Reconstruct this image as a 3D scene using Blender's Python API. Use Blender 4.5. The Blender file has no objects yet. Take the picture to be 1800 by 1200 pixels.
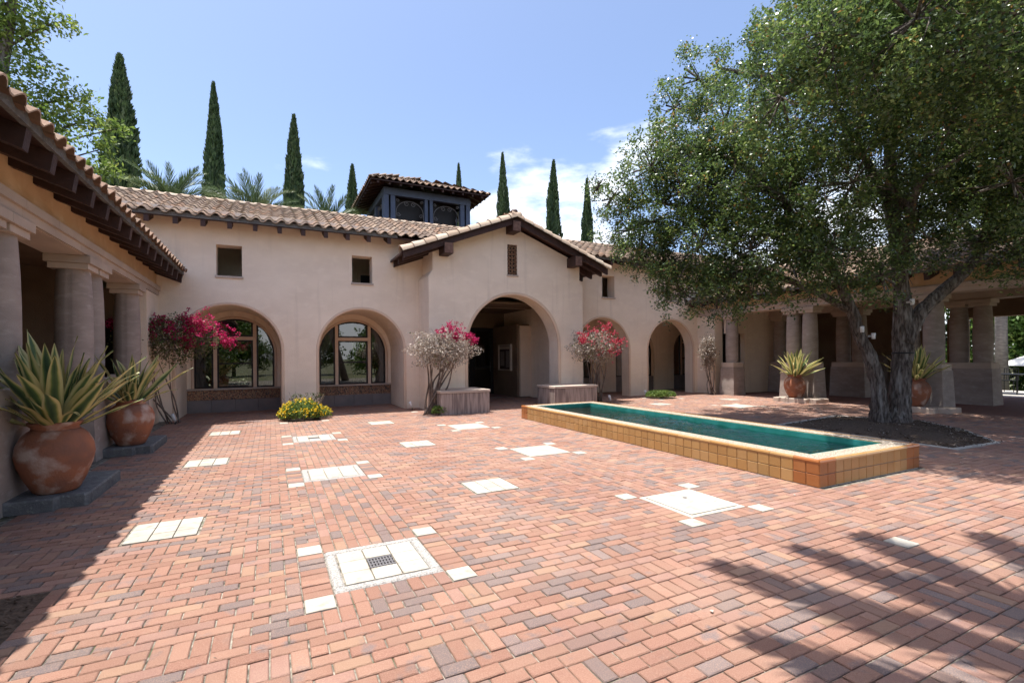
import bpy, math, random
import numpy as np
from mathutils import Vector, Matrix
R = math.radians
random.seed(7); rng = np.random.default_rng(7)
sc = bpy.context.scene
COL = sc.collection

# ------------------------------------------------------------------ camera
cd = bpy.data.cameras.new('camera'); cam = bpy.data.objects.new('camera', cd); COL.objects.link(cam)
cd.sensor_width = 36.0; cd.lens = 853.73/1800*36; cd.shift_y = (627.3-600)/1800
cd.clip_start = 0.05; cd.clip_end = 3000
cam.location = (0, 0, 1.5)
cam.rotation_euler = (Matrix.Rotation(R(-26.407), 3, 'Z') @ Matrix.Rotation(R(90), 3, 'X') @ Matrix.Rotation(R(-0.4913), 3, 'Z')).to_euler()
sc.camera = cam
# ------------------------------------------------------------------ sky, sun, exposure
w = bpy.data.worlds.new('World'); sc.world = w; w.use_nodes = True
nt = w.node_tree; nt.nodes.clear(); N = nt.nodes.new; L = nt.links.new
wo = N('ShaderNodeOutputWorld'); bg = N('ShaderNodeBackground'); sky = N('ShaderNodeTexSky')
sky.sky_type = 'NISHITA'; sky.sun_disc = False; sky.sun_elevation = R(78); sky.sun_rotation = R(-77)
sky.air_density = 0.75; sky.dust_density = 2.2; sky.ozone_density = 1.8; sky.altitude = 100
bg.inputs['Strength'].default_value = 0.098
# thin high cloud and a bank of cumulus low over the horizon, all the way round
tc = N('ShaderNodeTexCoord'); sep = N('ShaderNodeSeparateXYZ'); L(tc.outputs['Generated'], sep.inputs[0])
mp = N('ShaderNodeMapping'); mp.inputs['Scale'].default_value = (1.6, 1.6, 4.5); mp.inputs['Location'].default_value = (0.35, 0.1, 0.0); mp.inputs['Rotation'].default_value = (0, 0, R(-22))
L(tc.outputs['Generated'], mp.inputs[0])
nz = N('ShaderNodeTexNoise'); nz.inputs['Scale'].default_value = 2.2; nz.inputs['Detail'].default_value = 8; nz.inputs['Roughness'].default_value = 0.55
L(mp.outputs[0], nz.inputs['Vector'])
alt = N('ShaderNodeMapRange'); alt.inputs['From Min'].default_value = 0.16; alt.inputs['From Max'].default_value = 0.44
alt.inputs['To Min'].default_value = 0.14; alt.inputs['To Max'].default_value = -0.16
L(sep.outputs['Z'], alt.inputs['Value'])
ad = N('ShaderNodeMath'); ad.operation = 'ADD'; L(nz.outputs['Fac'], ad.inputs[0]); L(alt.outputs[0], ad.inputs[1])
cr_ = N('ShaderNodeMapRange'); cr_.interpolation_type = 'SMOOTHSTEP'
cr_.inputs['From Min'].default_value = 0.50; cr_.inputs['From Max'].default_value = 0.70; cr_.inputs['To Max'].default_value = 0.8
L(ad.outputs[0], cr_.inputs['Value'])
mxc = N('ShaderNodeMix'); mxc.data_type = 'RGBA'; mxc.inputs['B'].default_value = (6.2, 6.3, 6.5, 1)
L(cr_.outputs[0], mxc.inputs['Factor']); L(sky.outputs[0], mxc.inputs['A'])
L(mxc.outputs['Result'], bg.inputs['Color']); L(bg.outputs[0], wo.inputs['Surface'])
SUN = Vector((0.172, -0.045, -1.0)).normalized()
sl = bpy.data.lights.new('sun', 'SUN'); sl.energy = 2.75; sl.angle = R(0.53); sl.color = (1.0, 0.975, 0.93)
so = bpy.data.objects.new('sun', sl); COL.objects.link(so); so.rotation_euler = SUN.to_track_quat('-Z', 'Y').to_euler(); so.location = (0, 0, 40)
vs = sc.view_settings; vs.view_transform = 'Standard'; vs.look = 'None'; vs.exposure = 1.68; vs.gamma = 1; vs.use_curve_mapping = False
sc.render.engine = 'CYCLES'
sc.cycles.max_bounces = 8; sc.cycles.diffuse_bounces = 5; sc.cycles.glossy_bounces = 3; sc.cycles.transparent_max_bounces = 8
sc.cycles.caustics_reflective = False; sc.cycles.caustics_refractive = False

# ------------------------------------------------------------------ materials
MATS = {}
def mat(name, c1=None, c2=None, scale=3.0, rough=0.8, bump=0.0, bscale=40.0, vary=0.0, palette=None, stretch=(1, 1, 1),
        spec=0.3, metal=0.0, lo=0.35, hi=0.65, c3=None, s3=9.0, lo3=.55, hi3=.75, trans=0.0, gcol=None, streak=None, drift=None):
    m = bpy.data.materials.new(name); m.use_nodes = True; t = m.node_tree; n = t.nodes; l = t.links.new
    b = n['Principled BSDF']; geo = n.new('ShaderNodeNewGeometry')
    mp = n.new('ShaderNodeMapping'); mp.inputs['Scale'].default_value = stretch; l(geo.outputs['Position'], mp.inputs[0])
    at = n.new('ShaderNodeAttribute'); at.attribute_name = 'rnd'
    oi = n.new('ShaderNodeObjectInfo'); a = n.new('ShaderNodeMath'); a.operation = 'ADD'; l(at.outputs['Fac'], a.inputs[0]); l(oi.outputs['Random'], a.inputs[1])
    fr = n.new('ShaderNodeMath'); fr.operation = 'FRACT'; l(a.outputs[0], fr.inputs[0])
    if palette:
        rp = n.new('ShaderNodeValToRGB'); rp.color_ramp.interpolation = 'CONSTANT'; e = rp.color_ramp.elements
        acc = 0.0
        for k, (wgt, col) in enumerate(palette):
            if k == 0: e[0].position = 0; e[0].color = (*col, 1)
            elif k == 1: e[1].position = acc; e[1].color = (*col, 1)
            else: q = e.new(acc); q.color = (*col, 1)
            acc += wgt
        l(fr.outputs[0], rp.inputs[0]); base = rp.outputs[0]
    else:
        rg = n.new('ShaderNodeRGB'); rg.outputs[0].default_value = (*c1, 1); base = rg.outputs[0]
    def mixin(base, col, scale, lo, hi, off):
        nz = n.new('ShaderNodeTexNoise'); nz.inputs['Scale'].default_value = scale; nz.inputs['Detail'].default_value = 6
        mo = n.new('ShaderNodeVectorMath'); mo.operation = 'ADD'; mo.inputs[1].default_value = (off, off*2, off*3); l(mp.outputs[0], mo.inputs[0]); l(mo.outputs[0], nz.inputs['Vector'])
        mr = n.new('ShaderNodeMapRange'); mr.inputs['From Min'].default_value = lo; mr.inputs['From Max'].default_value = hi; l(nz.outputs['Fac'], mr.inputs['Value'])
        mx = n.new('ShaderNodeMix'); mx.data_type = 'RGBA'; l(mr.outputs[0], mx.inputs['Factor']); l(base, mx.inputs['A']); mx.inputs['B'].default_value = (*col, 1)
        return mx.outputs['Result']
    if c2: base = mixin(base, c2, scale, lo, hi, 0.0)
    if c3: base = mixin(base, c3, s3, lo3, hi3, 7.7)
    if drift:
        nd = n.new('ShaderNodeTexNoise'); nd.inputs['Scale'].default_value = .75; nd.inputs['Detail'].default_value = 6; nd.inputs['Roughness'].default_value = .65; l(geo.outputs['Position'], nd.inputs['Vector'])
        for k_, (a_, b_, amt, col) in enumerate(((.48, .72, .42, drift[0]), (.50, .28, .38, drift[1]))):
            r2 = n.new('ShaderNodeMapRange'); r2.inputs['From Min'].default_value = a_; r2.inputs['From Max'].default_value = b_; r2.inputs['To Max'].default_value = amt; l(nd.outputs['Fac'], r2.inputs['Value'])
            m2 = n.new('ShaderNodeMix'); m2.data_type = 'RGBA'; l(r2.outputs[0], m2.inputs['Factor']); l(base, m2.inputs['A']); m2.inputs['B'].default_value = (*col, 1); base = m2.outputs['Result']
        ns = n.new('ShaderNodeTexNoise'); ns.inputs['Scale'].default_value = 3.1; ns.inputs['Detail'].default_value = 9; ns.inputs['Roughness'].default_value = .7; l(geo.outputs['Position'], ns.inputs['Vector'])
        r3 = n.new('ShaderNodeMapRange'); r3.inputs['From Min'].default_value = .58; r3.inputs['From Max'].default_value = .74; r3.inputs['To Max'].default_value = .5; l(ns.outputs['Fac'], r3.inputs['Value'])
        m3 = n.new('ShaderNodeMix'); m3.data_type = 'RGBA'; l(r3.outputs[0], m3.inputs['Factor']); l(base, m3.inputs['A']); m3.inputs['B'].default_value = (*drift[2], 1); base = m3.outputs['Result']
    if streak:
        ms = n.new('ShaderNodeMapping'); ms.inputs['Scale'].default_value = (3.5, 3.5, .22); l(geo.outputs['Position'], ms.inputs[0])
        n1 = n.new('ShaderNodeTexNoise'); n1.inputs['Scale'].default_value = 1.6; n1.inputs['Detail'].default_value = 7; l(ms.outputs[0], n1.inputs['Vector'])
        r1 = n.new('ShaderNodeMapRange'); r1.inputs['From Min'].default_value = .56; r1.inputs['From Max'].default_value = .80; r1.inputs['To Max'].default_value = .5; l(n1.outputs['Fac'], r1.inputs['Value'])
        m1 = n.new('ShaderNodeMix'); m1.data_type = 'RGBA'; l(r1.outputs[0], m1.inputs['Factor']); l(base, m1.inputs['A']); m1.inputs['B'].default_value = (*streak, 1); base = m1.outputs['Result']
    if vary:
        hs = n.new('ShaderNodeHueSaturation'); mr = n.new('ShaderNodeMapRange'); mr.inputs['To Min'].default_value = 1-vary; mr.inputs['To Max'].default_value = 1+vary
        mu = n.new('ShaderNodeMath'); mu.operation = 'MULTIPLY'; mu.inputs[1].default_value = 7.31; f2 = n.new('ShaderNodeMath'); f2.operation = 'FRACT'
        l(fr.outputs[0], mu.inputs[0]); l(mu.outputs[0], f2.inputs[0]); l(f2.outputs[0], mr.inputs['Value']); l(mr.outputs[0], hs.inputs['Value']); l(base, hs.inputs['Color']); base = hs.outputs[0]
    l(base, b.inputs['Base Color']); b.inputs['Roughness'].default_value = rough; b.inputs['Metallic'].default_value = metal
    b.inputs['Specular IOR Level'].default_value = spec
    if bump:
        nz = n.new('ShaderNodeTexNoise'); nz.inputs['Scale'].default_value = bscale; nz.inputs['Detail'].default_value = 5; l(mp.outputs[0], nz.inputs['Vector'])
        bp = n.new('ShaderNodeBump'); bp.inputs['Strength'].default_value = bump; bp.inputs['Distance'].default_value = 0.02; l(nz.outputs['Fac'], bp.inputs['Height']); l(bp.outputs[0], b.inputs['Normal'])
    if trans:
        tr = n.new('ShaderNodeBsdfTranslucent'); l(base, tr.inputs['Color']); mx = n.new('ShaderNodeMixShader'); mx.inputs[0].default_value = trans
        l(b.outputs[0], mx.inputs[1]); l(tr.outputs[0], mx.inputs[2]); l(mx.outputs[0], n['Material Output'].inputs['Surface'])
    MATS[name] = m; return m

mat('stucco', (.88, .735, .585), (.81, .67, .53), 1.1, .92, .4, 38, stretch=(1, 1, 1.8), c3=(.90, .76, .61), s3=3.5, lo3=.5, hi3=.8, streak=(.60, .485, .385))
mat('stucco_trim', (.72, .54, .40), (.66, .49, .36), 2, .9, .15, 50)
mat('ochre', (.66, .44, .24), (.58, .38, .21), 1.6, .9, .2, 50, c3=(.70, .50, .30), s3=5)
mat('stone', (.37, .305, .265), (.29, .24, .21), 2.2, .88, .25, 60, stretch=(1, 1, 2.5), c3=(.42, .355, .315), s3=6, vary=.06)
mat('pale_stone', (.52, .42, .34), (.45, .36, .295), 2.2, .88, .2, 60, vary=.06)
mat('stained_stone', (.38, .31, .27), (.21, .165, .145), 5, .9, .2, 50, stretch=(3.2, 3.2, .28), lo=.42, hi=.6)
mat('grey_stone', (.17, .17, .165), (.11, .11, .11), 9, .93, .5, 80, c3=(.24, .24, .23), s3=30)
mat('wood', (.060, .030, .024), (.042, .021, .017), 6, .6, .3, 40, stretch=(1, 1, 1), vary=.15)
mat('wood_end', (.20, .115, .085), (.12, .065, .05), 12, .8, .2, 60)
mat('rooftile', None, (.20, .14, .11), 7, .85, .25, 60, vary=.2, lo=.55, hi=.85,
    palette=[(.3, (.18, .12, .082)), (.25, (.145, .10, .072)), (.2, (.21, .152, .108)), (.15, (.11, .075, .054)), (.1, (.19, .112, .07))])
mat('captile', None, (.36, .24, .17), 6, .85, .2, 60, vary=.14, lo=.5, hi=.85, palette=[(.4, (.42, .325, .24)), (.3, (.46, .37, .28)), (.3, (.37, .27, .19))])
mat('lowtile', None, (.20, .12, .08), 8, .85, .25, 60, vary=.2, palette=[(.4, (.165, .10, .066)), (.3, (.13, .08, .055)), (.3, (.21, .14, .095))])
mat('paver', None, (.165, .13, .125), 5.5, .9, .6, 160, vary=.10, lo=.60, hi=.70, c3=(.375, .235, .165), s3=170, lo3=.44, hi3=.85,
    palette=[(.24, (.28, .146, .102)), (.22, (.292, .161, .113)), (.14, (.256, .128, .09)), (.06, (.308, .186, .122)), (.14, (.28, .155, .12)), (.06, (.205, .138, .118)), (.08, (.148, .118, .113)), (.06, (.172, .134, .125))], drift=((.365, .25, .19), (.225, .115, .088), (.20, .145, .122)))
mat('joint', (.33, .29, .235), (.07, .062, .045), 22, .95, .4, 120, c3=(.09, .10, .05), s3=4, lo3=.62, hi3=.72)
mat('white_tile', (.43, .395, .335), (.37, .335, .275), 4, .75, .2, 60, vary=.09, c3=(.28, .235, .18), s3=11, lo3=.55, hi3=.8)
mat('granite', (.40, .375, .34), (.22, .205, .19), 90, .8, .2, 120, lo=.4, hi=.6)
mat('concrete', (.46, .42, .37), (.36, .33, .29), 4, .9, .3, 70)
mat('pool_tile', None, (.40, .205, .06), 8, .28, .06, 20, vary=.06, lo=.5, hi=.9, spec=.5,
    palette=[(.45, (.40, .228, .082)), (.3, (.415, .245, .098)), (.25, (.38, .208, .072))])
mat('pool_corner', None, (.34, .12, .035), 8, .28, .06, 20, vary=.1, spec=.5, palette=[(.5, (.35, .14, .045)), (.5, (.32, .12, .036))])
mat('grout', (.62, .57, .49), None, rough=.95)
mat('pebble', (.44, .37, .28), (.17, .13, .10), 75, .75, .5, 90, lo=.42, hi=.58, c3=(.60, .50, .38), s3=55, lo3=.55, hi3=.65)
mat('teal', None, (.012, .16, .13), 5, .35, 0, vary=.2, palette=[(.4, (.026, .185, .168)), (.3, (.034, .24, .215)), (.3, (.019, .14, .13))])
mat('terracotta', (.36, .135, .068), (.22, .10, .065), 4, .8, .3, 40, c3=(.50, .37, .30), s3=4.2, lo3=.50, hi3=.66)
mat('bark', (.17, .138, .115), (.05, .038, .031), 13, .95, 1.0, 24, stretch=(2.2, 2.2, .45), lo=.36, hi=.62, c3=(.36, .33, .295), s3=5, lo3=.52, hi3=.8)
mat('palm_bark', (.30, .26, .22), (.18, .15, .125), 5, .95, .6, 30, stretch=(1, 1, 4))
mat('mulch', (.06, .04, .027), (.11, .075, .052), 30, .98, 1.0, 45, c3=(.16, .125, .10), s3=55, lo3=.66, hi3=.75)
mat('soil', (.06, .043, .033), (.03, .02, .016), 20, .98, .8, 50)
mat('oak_leaf', None, rough=.32, palette=[(.18, (.066, .108, .032)), (.27, (.112, .170, .045)), (.13, (.050, .084, .028)), (.22, (.175, .238, .061)), (.17, (.285, .34, .10)), (.03, (.32, .19, .058))], vary=.2, trans=.45, spec=.8)
mat('maple_leaf', None, rough=.5, palette=[(.3, (.10, .16, .03)), (.3, (.16, .23, .045)), (.2, (.24, .31, .065)), (.2, (.33, .36, .09))], vary=.2, trans=.5, spec=.4)
mat('cypress_leaf', None, rough=.6, palette=[(.3, (.040, .070, .030)), (.35, (.062, .10, .040)), (.25, (.095, .14, .055)), (.1, (.14, .17, .085))], vary=.2, trans=.12)
mat('hedge_leaf', None, rough=.5, palette=[(.3, (.05, .10, .02)), (.3, (.09, .16, .03)), (.25, (.16, .22, .05)), (.15, (.22, .24, .07))], vary=.2, trans=.3)
mat('palm_leaf', None, rough=.45, palette=[(.4, (.075, .11, .05)), (.35, (.11, .15, .065)), (.25, (.15, .18, .085))], vary=.2, trans=.2)
mat('dry_leaf', None, rough=.9, palette=[(.35, (.42, .36, .30)), (.35, (.34, .28, .23)), (.2, (.52, .46, .40)), (.1, (.26, .19, .14))], vary=.15, trans=.25)
mat('vine_leaf', None, rough=.5, palette=[(.4, (.09, .13, .04)), (.3, (.15, .16, .06)), (.3, (.20, .16, .09))], vary=.2, trans=.3)
mat('bract', None, rough=.7, palette=[(.4, (.46, .014, .10)), (.3, (.60, .04, .17)), (.3, (.30, .008, .055))], vary=.15, trans=.4)
mat('bract_pale', None, rough=.7, palette=[(.4, (.52, .045, .09)), (.3, (.62, .12, .16)), (.3, (.40, .02, .05))], vary=.15, trans=.4)
mat('yellow_flower', None, rough=.7, palette=[(.5, (.78, .55, .02)), (.3, (.70, .42, .01)), (.2, (.75, .65, .10))], vary=.12, trans=.3)
mat('shrub_leaf', None, rough=.55, palette=[(.4, (.09, .15, .03)), (.4, (.14, .21, .04)), (.2, (.2, .25, .06))], vary=.2, trans=.3)
mat('vine_wood', (.20, .155, .125), (.11, .08, .065), 12, .95, .6, 40, vary=.1)
mat('blue_paint', (.085, .108, .165), (.07, .088, .135), 4, .55, .05, 30)
mat('iron', (.16, .15, .15), None, rough=.6, metal=.3)
mat('black_metal', (.012, .012, .013), None, rough=.4)
mat('frame', (.016, .012, .011), None, rough=.45)
mat('white_plastic', (.72, .71, .68), None, rough=.5)
mat('cloth', (.50, .47, .43), (.38, .36, .33), 3, .95)
mat('canvas', (.8, .78, .74), None, rough=.9)
mat('deco_tile', (.22, .085, .05), (.42, .25, .14), 24, .4, .2, 50, vary=.2, c3=(.04, .05, .05), s3=32, lo3=.54, hi3=.6)
mat('base_block', (.25, .21, .195), (.20, .17, .16), 3, .85, .15, 40, vary=.08)
mat('brick_floor', (.28, .14, .11), (.2, .11, .09), 10, .9, .2, 60)
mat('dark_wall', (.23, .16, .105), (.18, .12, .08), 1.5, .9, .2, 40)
mat('earth', (.14, .13, .07), (.10, .11, .05), .6, .95, .4, 10)
mat('leafblade', (.2, .3, .1), None, rough=.45)
def striped():
    m = MATS['leafblade']; t = m.node_tree; n = t.nodes; l = t.links.new; b = n['Principled BSDF']
    at = n.new('ShaderNodeAttribute'); at.attribute_name = 'across'
    geo = n.new('ShaderNodeNewGeometry'); oi = n.new('ShaderNodeObjectInfo')
    nz = n.new('ShaderNodeTexNoise'); nz.inputs['Scale'].default_value = 3; l(geo.outputs['Position'], nz.inputs['Vector'])
    ad = n.new('ShaderNodeMath'); ad.operation = 'MULTIPLY_ADD'; ad.inputs[1].default_value = .56; l(nz.outputs['Fac'], ad.inputs[0]); l(at.outputs['Fac'], ad.inputs[2])
    a2 = n.new('ShaderNodeMath'); a2.operation = 'MULTIPLY_ADD'; a2.inputs[1].default_value = .22; l(oi.outputs['Random'], a2.inputs[0]); l(ad.outputs[0], a2.inputs[2])
    rp = n.new('ShaderNodeValToRGB'); e = rp.color_ramp.elements
    e[0].position = .30; e[0].color = (.045, .085, .04, 1); e[1].position = 1; e[1].color = (.55, .47, .20, 1)
    for p, c in ((.46, (.10, .155, .06)), (.52, (.16, .22, .07)), (.60, (.40, .38, .13)), (.72, (.60, .53, .24))):
        q = e.new(p); q.color = (*c, 1)
    l(a2.outputs[0], rp.inputs[0]); l(rp.outputs[0], b.inputs['Base Color'])
    tr = n.new('ShaderNodeBsdfTranslucent'); l(rp.outputs[0], tr.inputs['Color']); mx = n.new('ShaderNodeMixShader'); mx.inputs[0].default_value = .25
    l(b.outputs[0], mx.inputs[1]); l(tr.outputs[0], mx.inputs[2]); l(mx.outputs[0], n['Material Output'].inputs['Surface'])
striped()
def glassy(name, tint, fac_lo, bump=0.0, rough=0.0, ior=1.45):
    m = bpy.data.materials.new(name); m.use_nodes = True; t = m.node_tree; n = t.nodes; l = t.links.new; n.remove(n['Principled BSDF'])
    g = n.new('ShaderNodeBsdfGlossy'); g.inputs['Roughness'].default_value = rough; tr = n.new('ShaderNodeBsdfTransparent'); tr.inputs['Color'].default_value = (*tint, 1)
    fr = n.new('ShaderNodeFresnel'); fr.inputs['IOR'].default_value = ior; mr = n.new('ShaderNodeMapRange'); mr.inputs['To Min'].default_value = fac_lo; l(fr.outputs[0], mr.inputs['Value'])
    mx = n.new('ShaderNodeMixShader'); l(mr.outputs[0], mx.inputs[0]); l(tr.outputs[0], mx.inputs[1]); l(g.outputs[0], mx.inputs[2]); l(mx.outputs[0], n['Material Output'].inputs['Surface'])
    if bump:
        geo = n.new('ShaderNodeNewGeometry'); nz = n.new('ShaderNodeTexNoise'); nz.inputs['Scale'].default_value = 7; nz.inputs['Detail'].default_value = 4; l(geo.outputs['Position'], nz.inputs['Vector'])
        bp = n.new('ShaderNodeBump'); bp.inputs['Strength'].default_value = bump; bp.inputs['Distance'].default_value = .12; l(nz.outputs['Fac'], bp.inputs['Height']); l(bp.outputs[0], g.inputs['Normal']); l(bp.outputs[0], fr.inputs['Normal'])
    MATS[name] = m
glassy('glass', (.42, .44, .44), .13)
glassy('water', (.46, .82, .78), .20, bump=.55, ior=1.33)

# ------------------------------------------------------------------ object helpers
ORI = {}
def origin(o): return ORI.get(o, Vector((0, 0, 0))) if o else Vector((0, 0, 0))
def thing(name, label, cat, loc=(0, 0, 0), group=None, rotz=0.0):
    o = bpy.data.objects.new(name, None); COL.objects.link(o); o.location = loc; o.rotation_euler = (0, 0, rotz); o.empty_display_size = .2
    o['label'] = label; o['category'] = cat
    if group: o['group'] = group
    ORI[o] = Vector(loc); return o
def tag(o, label=None, cat=None, group=None, kind=None):
    for k, v in (('label', label), ('category', cat), ('group', group), ('kind', kind)):
        if v: o[k] = v
    return o
def link(name, me, parent=None, loc=None, matrix=None):
    o = bpy.data.objects.new(name, me); COL.objects.link(o)
    if parent: o.parent = parent
    if matrix is not None: o.matrix_local = matrix
    elif loc is not None: o.location = loc
    ORI[o] = origin(parent) if loc is None and matrix is None else origin(parent)
    return o
class MB:
    def __init__(s): s.v = []; s.f = []
    def add(s, vs, fs):
        k = len(s.v); s.v += [tuple(p) for p in vs]; s.f += [tuple(i+k for i in f) for f in fs]; return s
    def box(s, x0, x1, y0, y1, z0, z1):
        return s.add([(x0, y0, z0), (x1, y0, z0), (x1, y1, z0), (x0, y1, z0), (x0, y0, z1), (x1, y0, z1), (x1, y1, z1), (x0, y1, z1)],
                     [(3, 2, 1, 0), (4, 5, 6, 7), (0, 1, 5, 4), (1, 2, 6, 5), (2, 3, 7, 6), (3, 0, 4, 7)])
    def bbox(s, x0, x1, y0, y1, z0, z1, c=.01):
        # box with chamfered top and vertical corners
        def ring(d, z): return [(x0+d, y0, z), (x1-d, y0, z), (x1, y0+d, z), (x1, y1-d, z), (x1-d, y1, z), (x0+d, y1, z), (x0, y1-d, z), (x0, y0+d, z)]
        def ring2(z): return [(x0+2*c, y0+c, z), (x1-2*c, y0+c, z), (x1-c, y0+2*c, z), (x1-c, y1-2*c, z), (x1-2*c, y1-c, z), (x0+2*c, y1-c, z), (x0+c, y1-2*c, z), (x0+c, y0+2*c, z)]
        vs = ring(c, z0)+ring(c, z1-c)+ring2(z1); fs = [tuple(range(16, 24)), tuple(reversed(range(8)))]
        for a in (0, 8):
            for i in range(8): j = (i+1) % 8; fs.append((a+i, a+j, a+8+j, a+8+i))
        return s.add(vs, fs)
    def prism(s, poly, a, b, axis='z'):
        n = len(poly)
        def P(p, t): return {'z': (p[0], p[1], t), 'y': (p[0], t, p[1]), 'x': (t, p[0], p[1])}[axis]
        vs = [P(p, a) for p in poly]+[P(p, b) for p in poly]
        fs = [tuple(range(n-1, -1, -1)), tuple(range(n, 2*n))]+[(i, (i+1) % n, n+(i+1) % n, n+i) for i in range(n)]
        return s.add(vs, fs)
    def tube(s, pts, rad, n=8, cap=True):
        pts = [Vector(p) for p in pts]; k = len(s.v); m = len(pts)
        rad = rad if isinstance(rad, (list, tuple)) else [rad]*m
        up = Vector((.31, .17, .93)); vs = []
        for i, p in enumerate(pts):
            d = (pts[min(i+1, m-1)]-pts[max(i-1, 0)]).normalized(); a = d.cross(up)
            if a.length < .05: a = d.cross(Vector((1, 0, 0)))
            a.normalize(); b = d.cross(a)
            vs += [p+rad[i]*(a*math.cos(6.2832*j/n)+b*math.sin(6.2832*j/n)) for j in range(n)]
        fs = [(i*n+j, i*n+(j+1) % n, (i+1)*n+(j+1) % n, (i+1)*n+j) for i in range(m-1) for j in range(n)]
        if cap: fs += [tuple(range(n-1, -1, -1)), tuple((m-1)*n+j for j in range(n))]
        return s.add(vs, fs)
    def lathe(s, prof, c=(0, 0), n=32, rf=None):
        vs = []
        for r, z in prof:
            for j in range(n):
                a = 6.28318*j/n; q = r*(rf(a, z) if rf else 1); vs.append((c[0]+q*math.cos(a), c[1]+q*math.sin(a), z))
        m = len(prof); fs = [(i*n+j, i*n+(j+1) % n, (i+1)*n+(j+1) % n, (i+1)*n+j) for i in range(m-1) for j in range(n)]
        fs += [tuple(range(n-1, -1, -1)), tuple((m-1)*n+j for j in range(n))]
        return s.add(vs, fs)
    def mesh(s, name, m, off=Vector((0, 0, 0)), smooth=False):
        me = bpy.data.meshes.new(name); me.from_pydata([(v[0]-off[0], v[1]-off[1], v[2]-off[2]) for v in s.v], [], s.f)
        if m: me.materials.append(MATS[m])
        if smooth: me.polygons.foreach_set('use_smooth', [True]*len(me.polygons))
        me.update(); return me
    def build(s, name, m, parent=None, smooth=False):
        return link(name, s.mesh(name, m, origin(parent), smooth), parent)
def smooth_angle(o, ang=40):
    me = o.data; me.polygons.foreach_set('use_smooth', [True]*len(me.polygons))
    try: me.set_sharp_from_angle(angle=R(ang))
    except Exception: pass
    return o
def np_mesh(name, V, m, rnd=None, k=4):
    # V: (n, k, 3) polygons of k corners each
    n = len(V); me = bpy.data.meshes.new(name); me.vertices.add(n*k); me.vertices.foreach_set('co', np.ascontiguousarray(V, dtype=np.float32).ravel())
    me.loops.add(n*k); me.loops.foreach_set('vertex_index', np.arange(n*k, dtype=np.int32)); me.polygons.add(n)
    me.polygons.foreach_set('loop_start', np.arange(0, n*k, k, dtype=np.int32)); me.polygons.foreach_set('loop_total', np.full(n, k, dtype=np.int32))
    if rnd is not None:
        a = me.attributes.new('rnd', 'FLOAT', 'FACE'); a.data.foreach_set('value', np.asarray(rnd, dtype=np.float32))
    me.materials.append(MATS[m]); me.update(); me.validate(); return me
def leaves(cent, length, width, updir=None, spread=1.0, droop=0.0):
    """leaf-shaped quads round the centres; updir biases where tips point"""
    n = len(cent); d = rng.normal(size=(n, 3))
    d /= np.linalg.norm(d, axis=1)[:, None]
    if updir is not None: d = d*spread+updir
    d[:, 2] -= droop; d /= np.linalg.norm(d, axis=1)[:, None]
    t = rng.normal(size=(n, 3)); sd = np.cross(d, t); sd /= np.linalg.norm(sd, axis=1)[:, None]+1e-9
    l = (length*(.7+.6*rng.random(n)))[:, None]; wd = (width*(.7+.6*rng.random(n)))[:, None]
    V = np.empty((n, 4, 3)); V[:, 0] = cent-d*l*.5; V[:, 1] = cent+sd*wd*.5+d*l*.05; V[:, 2] = cent+d*l*.5; V[:, 3] = cent-sd*wd*.5+d*l*.05
    return V
def flat_leaves(cent, length, width, tilt=.75):
    # leaves whose upper faces mostly look to the sky, as a crown holds them
    n = len(cent); nr = rng.normal(size=(n, 3))*tilt; nr[:, 2] += 1; nr /= np.linalg.norm(nr, axis=1)[:, None]
    t = rng.normal(size=(n, 3)); d = np.cross(nr, t); d /= np.linalg.norm(d, axis=1)[:, None]; sd = np.cross(nr, d)
    l = (length*(.7+.6*rng.random(n)))[:, None]; wd = (width*(.7+.6*rng.random(n)))[:, None]
    V = np.empty((n, 4, 3)); V[:, 0] = cent-d*l*.5; V[:, 1] = cent+sd*wd*.5+d*l*.05+nr*wd*.15; V[:, 2] = cent+d*l*.5; V[:, 3] = cent-sd*wd*.5+d*l*.05+nr*wd*.15
    return V
def clumps(blobs, per_m2, leaves_per, cr, shell=.55):
    """leaf centres: clusters through the outer part of each blob (x, y, z, r[, zs])"""
    out = []; grp = []
    for b in blobs:
        x, y, z, r = b[:4]; zs = b[4] if len(b) > 4 else 1.0
        nc = max(6, int(per_m2*12.6*r*r)); d = rng.normal(size=(nc, 3)); d /= np.linalg.norm(d, axis=1)[:, None]
        rr = r*(shell+(1-shell)*rng.random(nc)**.6)*(1+.22*rng.normal(size=nc)*.6)
        c = np.array([x, y, z])+d*rr[:, None]*np.array([1, 1, zs])
        nl = leaves_per; p = np.repeat(c, nl, axis=0)+rng.normal(size=(nc*nl, 3))*cr
        out.append(p); g = rng.random(nc); grp.append(np.repeat(g, nl))
    return np.concatenate(out), np.concatenate(grp)

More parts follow.
